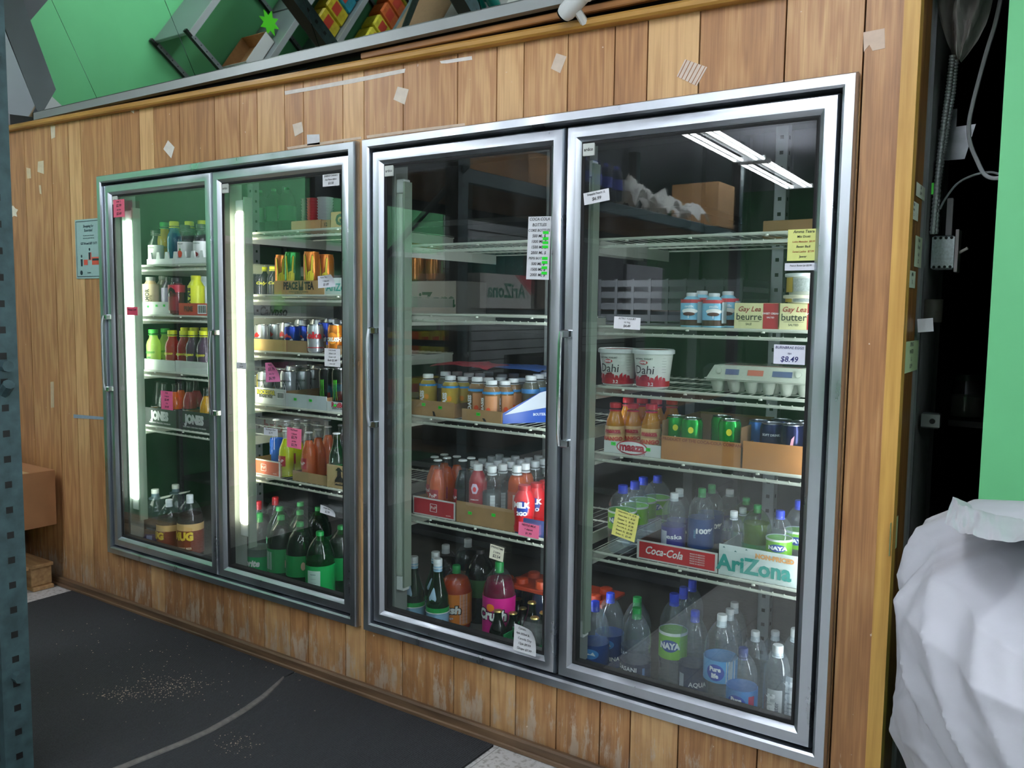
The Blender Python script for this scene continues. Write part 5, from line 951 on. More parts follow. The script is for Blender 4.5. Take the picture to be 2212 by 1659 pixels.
# crushed plastic wrap over juice
def rumple(name, c, sx_, sy_, hz, m, label, cat, n=16, seed=0., parent=None, flatb=False):
    from mathutils import noise
    b = MB(); vs_ = []; fs = []
    for j in range(n + 1):
        for i in range(n + 1):
            u, v = i / n * 2 - 1, j / n * 2 - 1; r = max(0, 1 - (u * u + v * v) * .55)
            h = noise.noise(Vector((u * 2.2 + seed, v * 2.2, seed))) * .6 + noise.noise(Vector((u * 6 + seed, v * 6, 3 + seed))) * .35
            vs_.append((c[0] + u * sx_ + h * sx_ * .12, c[1] + v * sy_, c[2] + hz * (r ** .6) * (.75 + .5 * h)))
    for j in range(n):
        for i in range(n): k = j * (n + 1) + i; fs.append([k, k + 1, k + n + 2, k + n + 1])
    b.add(vs_, fs, m); o = b.build(name, parent)
    if not parent: tag(o, label, cat)
    return o
WRAP = CLEAR((.95, .97, .98), 1.4, .12, haze=.08, wrinkle=1.)
rumple('plastic_wrap', (at(1020, 800, Y=.27).x, .27, SH[3][2] + .185), .13, .09, .022, P('#a8283a', .35, trans=.3), 'crumpled red plastic wrap lying on juice bottle caps', 'wrap')
rumple('plastic_wrap', (at(1120, 800, Y=.36).x, .36, SH[3][2] + .182), .15, .10, .016, P('#4a6fb8', .35, trans=.3), 'blue and clear wrap over the rear juice bottles', 'wrap', seed=4.)
# blue and white printed film round the pack of peach juice
t = thing('printed_film', 'blue and white printed film round the peach juice pack, third door', 'wrap', (at(1086, 900, Y=.112).x, .112, SH[3][2] + .0135))
b = MB(); b.add([(0, 0, 0), (.15, .205, 0), (.15, .205, .13), (.08, .109, .105), (.0, 0, .035)], [[0, 1, 2, 3, 4]], P('#2450a8', .3)); b.build('blue_film', t, flat=True)
b = MB(); b.add([(.004, .002, .030), (.08, .106, .048), (.148, .199, .062), (.148, .199, .128), (.08, .106, .103)], [[0, 1, 2, 3, 4]], P('#b8bec8', .3)); b.xf(Matrix.Translation((.0015, -.001, 0)))
u = Vector((.22, .30, 0)).normalized(); b.text('OASIS', .034, (.092, .121, .070), P('#1f4a9c', .4), ux=u, bold=.05); b.text('BOUTEILLES', .012, (.085, .112, .028), P('#dfe4ee', .4), ux=u); b.build('white_film', t, flat=True)
# orange crate lid above the dark blue bottles
x0 = at(1088, 1245, Y=.24).x; t = thing('bottle_carrier', 'orange plastic carrier over dark blue bottles, floor of third door', 'carrier', (x0, .24, .430)); OR = P('#a83a1c', .5)
b = MB(); b.box(0, .40, 0, .17, 0, .014, OR, .003); b.build('carrier_plate', t)
for j in range(4):
    for q in (.045, .125): MB().lathe([(.024, .014), (.022, .030), (.017, .033), (0, .033)], OR, 16, (.05 + j * .10, q, 0)).build('cup', t)
# green six pack carton
t = thing('bottle_carton', 'green cardboard six-pack holder among small green bottles', 'carton', (at(1090, 1340, Y=.095).x, .088, ZF)); GC = P('#0f6a3c', .45)
b = MB(); b.add([(0, 0, 0), (.20, 0, 0), (.20, 0, .10), (.02, 0, .10), (0, 0, .06), (0, .10, 0), (.0, .10, .12), (.0, .0, .06)], [[0, 1, 2, 3, 4], [0, 5, 6, 7]], GC); b.box(0, .20, 0, .003, 0, .085, GC).box(0, .003, 0, .12, 0, .10, GC).box(.197, .20, 0, .12, 0, .10, GC); b.build('carton_side', t, flat=True)
MB().box(.0, .20, .055, .058, 0, .11, GC).build('divider', t)
# blue crate under the sprite bottles
for x0, lab in ((at(528, 1230, Y=.115).x, 'low dark blue tray under clear soda bottle'), (at(600, 1240, Y=.115).x, 'low dark blue tray under green soda bottles')):
    t = thing('bottle_tray', lab, 'tray', (x0, .112, ZF)); b = MB(); BL = P('#14246a', .5); b.box(0, .22, 0, .003, 0, .045, BL).box(0, .003, 0, .25, 0, .045, BL).box(.217, .22, 0, .25, 0, .045, BL).box(0, .22, 0, .25, 0, .0015, BL); b.build('tray_body', t)
    f = MB(); f.box(.06, .15, -.001, 0, .012, .034, P('#b8c08c', .6)); f.build('sticker', t, flat=True)
# storage rack at the back of the cooler
def rack_shelf(x0, x1, y0, y1, zs_, lab, m, posts=True, top=2.2):
    t = thing('storage_rack', lab, 'rack', (x0, y0, 0)); 
    for z in zs_: MB().box(0, x1 - x0, 0, y1 - y0, z - .03, z, m, .003).build('shelf_board', t)
    for x in (0, x1 - x0):
        for y in (0, y1 - y0): MB().box(x - .02, x + .02, y - .02, y + .02, ZF, top, m).build('post', t)
    return t
DK = P('#23272a', .6)
rack_shelf(-2.25, .8, 1.05, 1.6, [.30, .65, 1.0, 1.345, 1.85], 'dark steel stock rack deep inside the cooler', DK)
def stock_box(px0, px1, pyt, pyb, Y, m, lab, text=None, tc='#1c1c1c', z0=None, size=.05, shear=0.):
    a = at(px0, pyb, Y=Y); b_ = at(px1, pyb, Y=Y); zt = at((px0 + px1) / 2, pyt, Y=Y).z; z0 = z0 if z0 is not None else a.z
    return closed_box('cardboard_box', a.x, b_.x, Y, Y + .25, z0, zt, m, lab, deco=(lambda f, W, D, H: f.text(text, size, (W * .42, -.001, H * .55), P(tc, .6), bold=.03, shear=shear)) if text else None)
stock_box(548, 650, 660, 690, 1.08, P('#8f9694', .7), 'grey-white box with black script on the rack behind the cans', 'Calypso', size=.075, shear=.2, z0=1.3455)
stock_box(556, 640, 903, 948, 1.08, P('#b9b4b0', .7), 'white box with red word on the rack behind soda bottles', 'brio', '#a0202c', size=.10, z0=.6505)
stock_box(884, 985, 607, 655, 1.08, P('#a9a69e', .7), 'white iced tea box with dark green letters on the rack', 'AriZona', '#1f5a3c', size=.10, z0=1.3455)
bx = bpy.data.objects
for j, px in enumerate((905, 941)):
    p = at(px, 552, Y=1.14); o = can('#a0642c', .168, .034, texts=[('AriZona', .018, .11, '#c89a50', 0, {})]); o.location = (p.x, 1.14, at(935, 607, Y=1.08).z + .001); o.scale = (1.5, 1.5, 1.25)
    tag(o, ('amber iced tea can standing on the white box, left one', 'amber iced tea can standing on the white box, right one')[j], 'can', 'amber cans on the stock rack')
for k_ in bpy.data.objects:
    if 'h0' in k_.keys(): del k_['h0']
# green bottles on the stock rack behind second door top shelves
gb = None
for j, (px, py) in enumerate(((562, 474), (592, 474), (620, 474))):
    o = KIND['ale']() if gb is None else copy_tree(gb); gb = gb or o; p = at(px, py, Y=1.2); o.location = (p.x, 1.2, 1.851); o.scale = (.9, .9, .9)
    if 'h0' in o.keys(): del o['h0']
    tag(o, 'green bottle standing deep on the stock rack behind the second door', 'bottle', 'green bottles on the stock rack')
closed_box('cardboard_box', at(1660, 480, Y=.45).x, 1.62, .40, .60, SH[4][0] + .0135, SH[4][0] + .075, KRAFT2, 'flat brown box on the top shelf behind yellow note')
rumple('plastic_bag', (at(1600, 495, Y=.3).x, .33, SH[4][0] + .014), .16, .12, .022, P('#a9b2a8', .4, trans=.3), 'flat greenish plastic bag on the top shelf, rightmost door', 'bag')

# ---------------------------------------------------------------- notes stuck on the doors
def note(x0, y0, x1, y1, col, lines, label, Y=-.0045, rot=0., cat='note', name='price_note', curl=.0, ink=INK, grp=None, size=None, deco=None, X=None, torn=False):
    c = at((x0 + x1) / 2, (y0 + y1) / 2, Y=Y) if X is None else at((x0 + x1) / 2, (y0 + y1) / 2, X=X)
    if X is None: W = abs(at(x1, (y0 + y1) / 2, Y=Y).x - at(x0, (y0 + y1) / 2, Y=Y).x); H = abs(at((x0 + x1) / 2, y0, Y=Y).z - at((x0 + x1) / 2, y1, Y=Y).z)
    else: W = abs(at(x1, (y0 + y1) / 2, X=X).y - at(x0, (y0 + y1) / 2, X=X).y); H = abs(at((x0 + x1) / 2, y0, X=X).z - at((x0 + x1) / 2, y1, X=X).z)
    t = thing(name, label, cat, c, 0, grp or 'notes and papers on the cooler')
    m = P(col, .8, trans=.1, var=.04) if isinstance(col, str) else col
    b = MB(); n = 8; vs_ = []; fs = []
    for j in range(n + 1):
        for i in range(n + 1):
            u, v = i / n - .5, j / n - .5; d = -curl * max(0, (u + v)) ** 2 * 2 - curl * .4 * max(0, -v + .1) ** 2
            uu, vv = u, v
            if torn and u > .2 and v > .2: uu -= .25 * (v - .2) * 2 * (u - .2) * 2
            vs_.append((uu * W, d, vv * H))
    o_ = len(vs_); vs_ += [(x, y - .0004, z) for x, y, z in vs_]
    for j in range(n):
        for i in range(n): k = j * (n + 1) + i; q = [k, k + 1, k + n + 2, k + n + 1]; fs.append([o_ + s for s in q]); fs.append(q[::-1])
    b.add(vs_, fs, m); b.build('paper', t)
    if lines or deco:
        f = MB(); L_ = len(lines); z = .5 - .5 / max(1, L_ + .4)
        for ln in lines:
            s, k, ic = (ln + (None,)) if isinstance(ln, tuple) and len(ln) < 3 else (ln if isinstance(ln, tuple) else (ln, 1, None))
            sz = min(H / (L_ + .6) * .85 * k, W * 1.65 / max(3, len(s)))
            f.text(s, sz, (0, -.0012 - curl * .3, z * H), P(ic, .7) if ic else ink, bold=.012, shear=.15); z -= 1 / (L_ + .3)
        if deco: deco(f, W, H)
        f.build('writing', t, flat=True)
    t.rotation_euler = (0, rot, 0) if X is None else (0, 0, 0)
    if X is not None: t.rotation_euler = (rot, 0, math.radians(90))
    return t
note(245, 431, 269, 469, '#f0708c', [('soda 1L', .8), ('$2.99', 1.2), ('any two', .7), ('$3.49', 1.2)], 'pink price note near top of the leftmost door', Y=-.018)
note(274, 663, 297, 681, '#e0506c', [('Water 1.99', 1)], 'small crimson strip note in front of glowing tube')
note(348, 845, 373, 885, '#f0709c', [('Soda', .8), ('+ deposit', .7), ('$2.49', 1.1), ('2 for', .7), ('$4.49', 1)], 'pink note in front of the orange soda bottles')
note(697, 376, 733, 402, '#e6e9ec', [('ENERGY DRINKS', .9), ('Any Flavor 500ml', .8), ('$3.50', 1.2)], 'white note at top corner of the second door')
note(687, 595, 724, 621, '#dfe3ea', [('Peace Tea 695ml', .8), ('+ deposit', .8), ('$1.89', 1.2)], 'curled white note over the brown tea tray', rot=-.06, curl=.01)
note(701, 753, 735, 792, '#e4e7ea', [('Soft Drinks', .8), ('355ml 1.19', .8), ('Crush 1.29', .8), ('Each $1.49', 1.1), ('2 for 2.50', .7)], 'white list note below the orange soda cans')
note(574, 783, 605, 825, '#ea86b8', [('Rockstar', .7), ('$3.79', 1.2), ('two for', .7), ('$6.99', 1.2)], 'mauve-pink note with folded corner over grey cans', rot=-.08, curl=.02)
note(570, 925, 600, 941, '#dfe4ea', [('Pop Shoppe 355ml', .8), ('$2.79', 1)], 'white strip note beside the blue soda bottle')
note(620, 925, 651, 968, '#f0789c', [('Pop Shoppe', .7), ('+ deposit', .7), ('$2.79', 1.2), ('Jarritos', .7), ('$2.79', 1.2)], 'bright pink note over yellow soda bottles', rot=.03)
note(511, 783, 532, 797, '#d9dde2', [('Cola', .8), ('$1.49', 1)], 'little white note across the yellowish tube')
note(692, 1095, 725, 1112, '#e2e6ea', [('Ginger Ale 2L', .8), ('$2.99', 1.1)], 'white note above the labelled green bottle', curl=.008, rot=.08)
def long_deco(f, W, H):
    for v in (.245, .15, .085, .02, -.16, -.225, -.31, -.395): f.box(W * .18, W * .42, -.002, -.0012, (v - .022) * H, (v + .022) * H, NEON)
note(1139, 468, 1188, 604, '#dfe2e6', [('COCA COLA', .9), ('BOTTLES', .9), ('COKE BOTTLES', .9), ('500 ML $', .9), ('1000 ML $', .9), ('1500 ML $', .9), ('2000 ML $', .9), ('PEPSI BOTTLES', .9), ('500 ML $', .9), ('1500 ML $', .9), ('2000 ML $', .9)], 'tall white price list with neon green patches', rot=.03, deco=long_deco)
note(1058, 1179, 1088, 1210, '#e4e6cf', [('SPRINGTIME', .8), ('2 Litre', .9), ('$2.54', 1.2)], 'small cream note above grape soda bottle', rot=.1)
note(1110, 1354, 1159, 1411, '#e4e6ea', [('Canada Dry', .8), ('6pk 355ml $5.99', .8), ('Canada Dry', .8), ('12pk $9.99', .8), ('Ginger $7.99', .8)], 'torn white note at bottom of the third door', rot=.04, curl=.01, torn=True, Y=-.018)
note(1120, 1131, 1164, 1160, '#f07aa0', [('NESTLE MILK', .9), ('+ deposit', .8), ('$1.99', 1)], 'pink note on the dark blue milk tray', rot=.03)
note(1261, 412, 1316, 438, '#e6e8ec', [('Snapple Peach 1L', .8), ('$6.99', 1.2)], 'white note near top of the rightmost door', rot=-.12)
note(1701, 495, 1770, 563, '#dde38c', [('Amma Taara', 1), ('Mix Dosti', .8), ('Ludas Matsulan  $8.99', .9, '#a04a30'), ('Besan Badi', .8), ('Sarasi Lados  $7.99', .9, '#a04a30'), ('Jawar', .8)], 'large yellow handwritten note on the rightmost door')
note(1695, 568, 1764, 584, '#e2e4ee', [('Peanut Butter Jar $5.99', 1)], 'narrow white strip note under large yellow note')
note(1326, 685, 1383, 711, '#e8eaee', [('ASTRO YOGURT', .9), ('3% 750g', .7), ('$4.49', 1.2)], 'white note above the yogurt tubs', rot=.04)
note(1671, 745, 1739, 787, '#e6e8f4', [('BURNBRAE EGGS', .8, '#3a3a6a'), ('18pk', .5, '#3a3a6a'), ('$8.49', 1.7, '#24246a')], 'white egg price note above the egg carton')
note(1325, 1105, 1376, 1164, '#dcdc7c', [('Water NAYA 1.5L  $1.99', .9), ('Water Eska 1L  $1.69', .9), ('Dasani 1L  $1.99', .9), ('Aquafina 1L  $1.99', .9), ('Pure Life 1L  $1.49', .9), ('Smart 1L  $2.99', .9), ('Evian 1L  $2.49', .9)], 'tilted yellow list over large water bottle', rot=.17)
# poster
def pd(f, W, H):
    D = P('#1d3a44', .6); f.loops(-W * .46, W * .46, -H * .47, H * .47, [(0, -.0012), (.003, -.0012)], D)
    f.text('Shopping for', .017, (0, -.0012, H * .38), D, bold=.02); f.text('Essentials?', .017, (0, -.0012, H * .31), D, bold=.02)
    f.text('Plan ahead, avoid rush seasons', .0075, (0, -.0012, H * .225), D); f.text('and practise physical distancing.', .0075, (0, -.0012, H * .18), D)
    f.text('GET IN and GET OUT!', .0145, (0, -.0012, H * .09), D, bold=.03)
    R_ = P('#e0604c', .6)
    f.box(W * .10, W * .40, -.0014, -.0010, -H * .27, -H * .14, R_); f.box(-W * .02, W * .08, -.0014, -.0010, -H * .19, -H * .06, R_); f.box(-W * .20, -W * .06, -.0014, -.0010, -H * .27, -H * .18, R_); f.box(W * .12, W * .36, -.0018, -.0014, -H * .20, -H * .165, D)
    for x, z in ((-.28, -.12), (.02, -.01), (.38, -.12)):
        f.prism([(W * x + .006 * math.cos(a), H * z + .007 * math.sin(a)) for a in [q * .7 for q in range(9)]], -.0016, -.0010, D); f.prism([(W * x - .008, H * (z - .05)), (W * x + .008, H * (z - .05)), (W * x + .007, H * (z - .17)), (W * x - .007, H * (z - .17))], -.0016, -.0010, D)
    f.prism([(-W * .30 + .011 * math.cos(a), -H * .40 + .011 * math.sin(a)) for a in [q * .5 for q in range(13)]], -.0016, -.0010, D); f.text('Ontario', .010, (-W * .02, -.0012, -H * .40), D)
note(163, 473, 222, 602, '#a9ccc8', [], 'laminated pale blue shopping poster on the wood panelling', Y=-.0035, cat='poster', name='wall_poster', deco=pd, rot=.0)
# scraps of paper and tape left on the panelling
def scrap(pts, col, label, name='paper_scrap', Y=-.0006, stripes=0):
    c = at(sum(p[0] for p in pts) / len(pts), sum(p[1] for p in pts) / len(pts), Y=Y); q = [at(p[0], p[1], Y=Y) - c for p in pts]
    b = MB(); b.prism([(v.x, v.z) for v in q], -.0004, .0004, P(col, .8, var=.1, bscale=40))
    for j in range(stripes):
        u = (j + .5) / stripes; i0 = q[0].lerp(q[1], u); i1 = q[3].lerp(q[2], u); b.add([(i0.x - .0015, -.0007, i0.z), (i0.x + .0015, -.0007, i0.z), (i1.x + .0015, -.0007, i1.z), (i1.x - .0015, -.0007, i1.z)], [[0, 1, 2, 3]], P('#a0704c', .8))
    o = b.build(name, None, c, flat=True); tag(o, label, 'paper' if name == 'paper_scrap' else 'tape', 'remnants of paper and tape on the panelling')
scrap([(363, 303), (377, 318), (370, 342), (353, 322)], '#e6e2da', 'diamond-tilted white paper scrap above the leftmost door')
scrap([(632, 269), (652, 263), (655, 285), (637, 295)], '#dcd0c0', 'pale paper scrap above the second door corner'); scrap([(663, 291), (690, 290), (691, 312), (664, 314)], '#dcdfe2', 'small white note left above the second door')
scrap([(859, 187), (883, 193), (874, 226), (850, 215)], '#e2d6c6', 'tilted paper scrap under the long white tape streak'); scrap([(1202, 115), (1224, 122), (1210, 158), (1190, 148)], '#d8c6b4', 'scuffed paper remnant above the third door')
scrap([(1480, 128), (1528, 145), (1505, 186), (1462, 165)], '#dccabb', 'striped glue remnant above the rightmost door', stripes=6); scrap([(1865, 70), (1911, 61), (1912, 104), (1885, 110), (1878, 97), (1866, 112)], '#d6bda9', 'square beige tape remnant beside the corner moulding')
scrap([(28, 444), (33, 450), (39, 453), (35, 460), (37, 468), (30, 466), (24, 471), (24, 463), (18, 459), (24, 454), (23, 447)], '#ece6d4', 'star-shaped cream paper scrap near the wall edge')
scrap([(57, 362), (66, 364), (67, 385), (59, 386)], '#d9c9a8', 'small tan paper scrap at the wall edge'); scrap([(82, 349), (94, 347), (95, 376), (81, 371)], '#dccfb4', 'torn cream paper scrap beside the small tan one'); scrap([(109, 273), (119, 272), (119, 297), (111, 300)], '#ddd4bc', 'narrow paper scrap just under the cap moulding')
scrap([(109, 825), (116, 824), (117, 880), (110, 881)], '#cdbb9c', 'narrow vertical tape streak low on the panelling', 'tape_strip'); scrap([(84, 955 - 555), (88, 400), (90, 420), (86, 418)], '#d8cbb0', 'tiny paper fleck on the leftmost plank')
scrap([(615, 197), (700, 182), (876, 148), (874, 157), (760, 180), (616, 205)], '#e6e1da', 'long white tape streak above the second door', 'tape_strip'); scrap([(950, 132), (1019, 121), (1020, 129), (965, 137), (953, 137)], '#ebe7e2', 'short white tape streak under the cap moulding', 'tape_strip')
scrap([(620, 318), (700, 306), (780, 295), (781, 300), (700, 312), (622, 323)], '#dcc8b2', 'faint tape line above the second door frame', 'tape_strip'); scrap([(792, 293), (880, 281), (1004, 266), (1005, 272), (880, 287), (793, 299)], '#dcc8b2', 'faint tape line above the third door frame', 'tape_strip')
scrap([(159, 895), (228, 901), (230, 907), (159, 903)], '#8fa4b4', 'blue-grey tape strip at handle height', 'tape_strip')
for x, y in ((287, 242), (291, 240)): pass
scrap([(284, 232), (290, 238), (289, 245), (283, 241)], '#ece6dc', 'white scrap hanging from the cap moulding')
# ---------------------------------------------------------------- mirror above
TH = math.radians(27); MU = Vector((0, -math.sin(TH), math.cos(TH))); MN = Vector((0, -math.cos(TH), -math.sin(TH))); MO = Vector((0, .02, 2.335))
MIR = P('#c3ccc8', .015, 1, var=0.); MEDGE = P('#a0a6a6', .4, .6)
seams = [-2.215, -1.69, -.965, -.24, .485, 1.21, 1.935]
for j, (a, b_) in enumerate(zip(seams, seams[1:])):
    q = MO + Vector((a, 0, 0)); w_ = b_ - a - .003; h = .78
    b = MB(); b.box(0, w_, 0, .005, 0, h, MIR)
    o = b.build('tilted_mirror', None, None, flat=True)
    o.matrix_world = Matrix(((1, 0, 0, q.x), (0, -MN.y, MU.y, q.y), (0, -MN.z, MU.z, q.z), (0, 0, 0, 1)))
    tag(o, 'tilted mirror panel above the cap moulding, %s' % ['leftmost', 'second from left', 'third from left', 'fourth from left', 'fifth from left', 'rightmost'][j], 'mirror', 'tilted mirror panels above the cooler')
p0 = MO + Vector((-2.225, 0, 0)); p1 = at(-30, 240, Z=2.335); d = (p1 - p0); up = Vector((.18, -.45, .87)); b = MB(); b.add([(0, 0, 0), tuple(d), tuple(d + up * .8), tuple(up * .8)], [[0, 1, 2, 3]], P('#aab4b8', .08, 1)); b.add([tuple(Vector(v) + Vector((-.004, .004, .0))) for v in ((0, 0, 0), d, d + up * .8, up * .8)], [[3, 2, 1, 0]], MEDGE)
o = b.build('tilted_mirror', None, p0, flat=True); tag(o, 'mirror panel turning the corner beyond the wall edge', 'mirror')
b = MB(); b.prism([(0, 0), (3.95, 0), (3.95, .034), (0, .034)], -.012, .016, P('#9ba1a0', .45, .4)); o = b.build('mirror_rail', None, (-2.22, .0, 2.318)); tag(o, 'long grey metal rail carrying the tilted mirrors', 'rail')
b = MB(); b.box(0, 1.55, 0, .02, 0, .022, m_grain('#7a4f28', '#b98048', (3, 40, 40)), .003); o = b.build('wood_batten', None, (-.05, .022, 2.293)); tag(o, 'rough wooden batten in the gap under mirror rail', 'batten'); o.rotation_euler.y = .004
rumple('plastic_sheet', (-.9, .045, 2.285), .55, .012, .05, P('#2a2c2e', .25), 'crumpled dark plastic in the gap beneath the mirrors', 'plastic')
# security camera
c = at(1243, 4, Y=-.075); t = thing('security_camera', 'white bullet camera mounted on the cap moulding', 'camera', c)
M_ = Matrix.Rotation(math.radians(62), 4, 'Y') @ Matrix.Rotation(math.radians(14), 4, 'X')
MB().lathe([(.0, -.055), (.022, -.052), (.026, -.04), (.026, .03), (.030, .035), (.030, .05), (.024, .052)], WHITE, 24).xf(M_).build('camera_body', t); MB().lathe([(.022, -.0565), (.012, -.060), (0, -.060)], P('#101216', .05), 20).xf(M_).build('lens', t)
MB().tube([(0, .01, -.02), (.005, .045, -.045)], .012, WHITE).build('mount', t)
# ---------------------------------------------------------------- passage at the side
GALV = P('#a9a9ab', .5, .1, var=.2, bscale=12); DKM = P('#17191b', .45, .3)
b = MB(); b.box(1.72, 1.750, .185, .55, .0, 2.9, GALV); b.box(1.750, 1.756, .24, .255, 0, 2.9, P('#8a8d90', .3, .8)); struct('trim_3', b, flat=True)
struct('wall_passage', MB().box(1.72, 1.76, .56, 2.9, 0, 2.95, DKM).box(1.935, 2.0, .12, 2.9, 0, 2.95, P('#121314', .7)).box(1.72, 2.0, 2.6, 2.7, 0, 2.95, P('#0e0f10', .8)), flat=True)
fl = []
def pass_pt(px, py, Y): return at(px, py, Y=Y)
for j, (pts) in enumerate(([(2058, 120), (2050, 190), (2040, 260), (2030, 340), (2022, 420), (2014, 508)], [(2064, 130), (2058, 200), (2046, 270), (2036, 330), (2026, 400), (2020, 508)])):
    P3 = [pass_pt(x, y, .33 + .02 * j) for x, y in pts]; pp = []
    for a, b_ in zip(P3, P3[1:]):
        for q in range(40): pp.append(a.lerp(b_, q / 40))
    rr = [.0085 if (q % 4) < 2 else .0068 for q in range(len(pp))]
    o = MB().tube(pp, rr, P('#c9ccd0', .4, .5), 8).build('conduit'); tag(o, ('armoured steel conduit running down the passage wall', 'second armoured conduit close behind the first')[j], 'conduit', 'armoured conduits beside the cooler')
c0, c1 = pass_pt(2010, 582, .34), pass_pt(2063, 508, .34); t = thing('junction_box', 'galvanised electrical box with white switch in the passage', 'junction box', (c0.x, .34, c0.z)); W, H = c1.x - c0.x, c1.z - c0.z
b = MB(); b.box(0, W, 0, .05, 0, H, P('#c3cbd2', .3, .6, var=.25, bscale=160), .004)
for i in range(4):
    for v in (.05, .95): b.lathe([(.0035, -.0005), (0, -.0008)], DKM, 8).xf(Matrix.Identity(4))
b.build('box_body', t)
for i in range(4):
    for v in (.07, .93): MB().lathe([(.004, 0), (.003, .001), (0, .001)], DKM, 8).xf(Matrix.Translation((W * (.14 + .24 * i), -.0005, H * v)) @ Matrix.Rotation(math.radians(90), 4, 'X')).build('knockout', t)
MB().box(W + .002, W + .010, -.006, .05, -.008, H + .015, P('#b9b2b4', .5), .001).build('cover_plate', t); MB().tube([(W + .010, .02, H * .5), (W + .030, .015, H * .62)], .004, P('#cfc8c4', .5)).build('toggle', t); MB().box(W * .55, W * .82, .01, .03, H, H + .10, P('#a9a3aa', .4), .002).build('channel', t)
c = pass_pt(2068, 308, .4); b = MB(); BK = P('#85888c', .35, .9, var=.3, bscale=20); b.prism([(-.045, -.045), (.020, -.045), (.042, .045), (-.045, .04)], 0, .004, BK); b.box(-.05, -.045, 0, .05, -.045, .04, BK).box(-.02, -.005, .0, .03, .04, .09, BK); o = b.build('metal_bracket', None, c, flat=True); tag(o, 'shiny galvanised bracket beside the conduits', 'bracket')
for j, (pts, lab) in enumerate((([(2165, -20), (2150, 50), (2133, 105), (2115, 170), (2101, 225), (2093, 268), (2096, 310), (2112, 350), (2126, 376), (2145, 385), (2170, 383)], 'white cable dangling in the passage from above'), ([(2170, 380), (2140, 372), (2105, 378), (2070, 395), (2045, 425), (2030, 452)], 'thin grey cable curving down to the switch box'))):
    P3 = [pass_pt(x, y, .30) for x, y in pts]; sm = []
    for i in range(len(P3) - 1):
        a, b_, c_, d = P3[max(0, i - 1)], P3[i], P3[i + 1], P3[min(len(P3) - 1, i + 2)]
        for q in range(6):
            u = q / 6; sm.append(.5 * ((2 * b_) + (c_ - a) * u + (2 * a - 5 * b_ + 4 * c_ - d) * u * u + (3 * b_ - a - 3 * c_ + d) * u ** 3))
    sm.append(P3[-1]); o = MB().tube(sm, (.0052, .003)[j], P(('#b9bdc0', '#8f9598')[j], .45), 8).build('cable'); tag(o, lab, 'cable')
c = pass_pt(2014, 910, .30); t = thing('door_latch', 'square steel latch low in the dark passage', 'latch', c); MB().box(-.028, .018, 0, .03, -.02, .022, P('#8d9094', .3, .9), .004).build('latch_body', t); MB().lathe([(.007, 0), (.007, .004), (0, .004)], DKM, 14).xf(Matrix.Rotation(math.radians(90), 4, 'X')).build('keyhole', t)
c = pass_pt(2014, 668, .34); o = MB().lathe([(.026, 0), (.027, .06), (.024, .062), (0, .062)], P('#5a564e', .5, var=.3, bscale=30), 20, (0, 0, -.035)).build('pipe_stub', None, c); tag(o, 'short grimy pipe stub in the passage', 'pipe')
def jar(px, Y, lab):
    c = pass_pt(px, 900, Y); t = thing('glass_jar', lab, 'jar', c); MB().lathe([(0, .002), (.05, 0), (.056, .008), (.056, .10), (.044, .118), (.044, .124)], CLEAR('#c9ccc4', 1.5, .06, haze=.06), 24).build('body', t); MB().lathe([(0, .004), (.052, .004), (.052, .07), (0, .072)], P('#77746a', .6), 24).build('liquid', t); MB().lathe([(.047, .122), (.047, .142), (0, .143)], P('#0c2a1c', .4), 24).build('lid', t)
jar(2084, .95, 'dusty glass jar with dark lid on a passage shelf'); jar(2036, 1.05, 'second dusty jar half hidden behind conduit wall')
z = pass_pt(2084, 902, .95).z; o = MB().box(1.762, 1.93, .85, 1.25, -.02, 0, P('#1e1a18', .6)).build('wall_shelf', None, (0, 0, z)); tag(o, 'dark shelf board holding jars in the passage', 'shelf')
# hanging plastic
def hang():
    from mathutils import noise
    b = MB(); vs_ = []; fs = []; n = 22; Y = .22
    L_ = [(2024, -30), (2026, 20), (2036, 60), (2048, 95), (2060, 125), (2072, 137)]; R_ = [(2150, -30), (2140, 15), (2130, 50), (2112, 88), (2092, 120), (2078, 137)]
    for j in range(n + 1):
        u = j / n * 5; k = min(4, int(u)); f = u - k; a = at(*L_[k], Y=Y).lerp(at(*L_[k + 1], Y=Y), f); c_ = at(*R_[k], Y=Y).lerp(at(*R_[k + 1], Y=Y), f)
        for i in range(n + 1):
            v = i / n; p = a.lerp(c_, v); d = .035 * math.sin(v * math.pi) + .012 * math.sin(v * 17 + j * .15) + .015 * noise.noise(Vector((v * 4, j * .2, 1))); vs_.append((p.x, p.y - d, p.z))
    for j in range(n):
        for i in range(n): k = j * (n + 1) + i; fs.append([k, k + 1, k + n + 2, k + n + 1])
    b.add(vs_, fs, CLEAR('#d8d4cc', 1.4, .2, haze=.35, hazecol=(.45, .43, .40))); o = b.build('plastic_bag'); tag(o, 'cloudy clear plastic bag hanging at the top of the passage', 'bag')
hang()
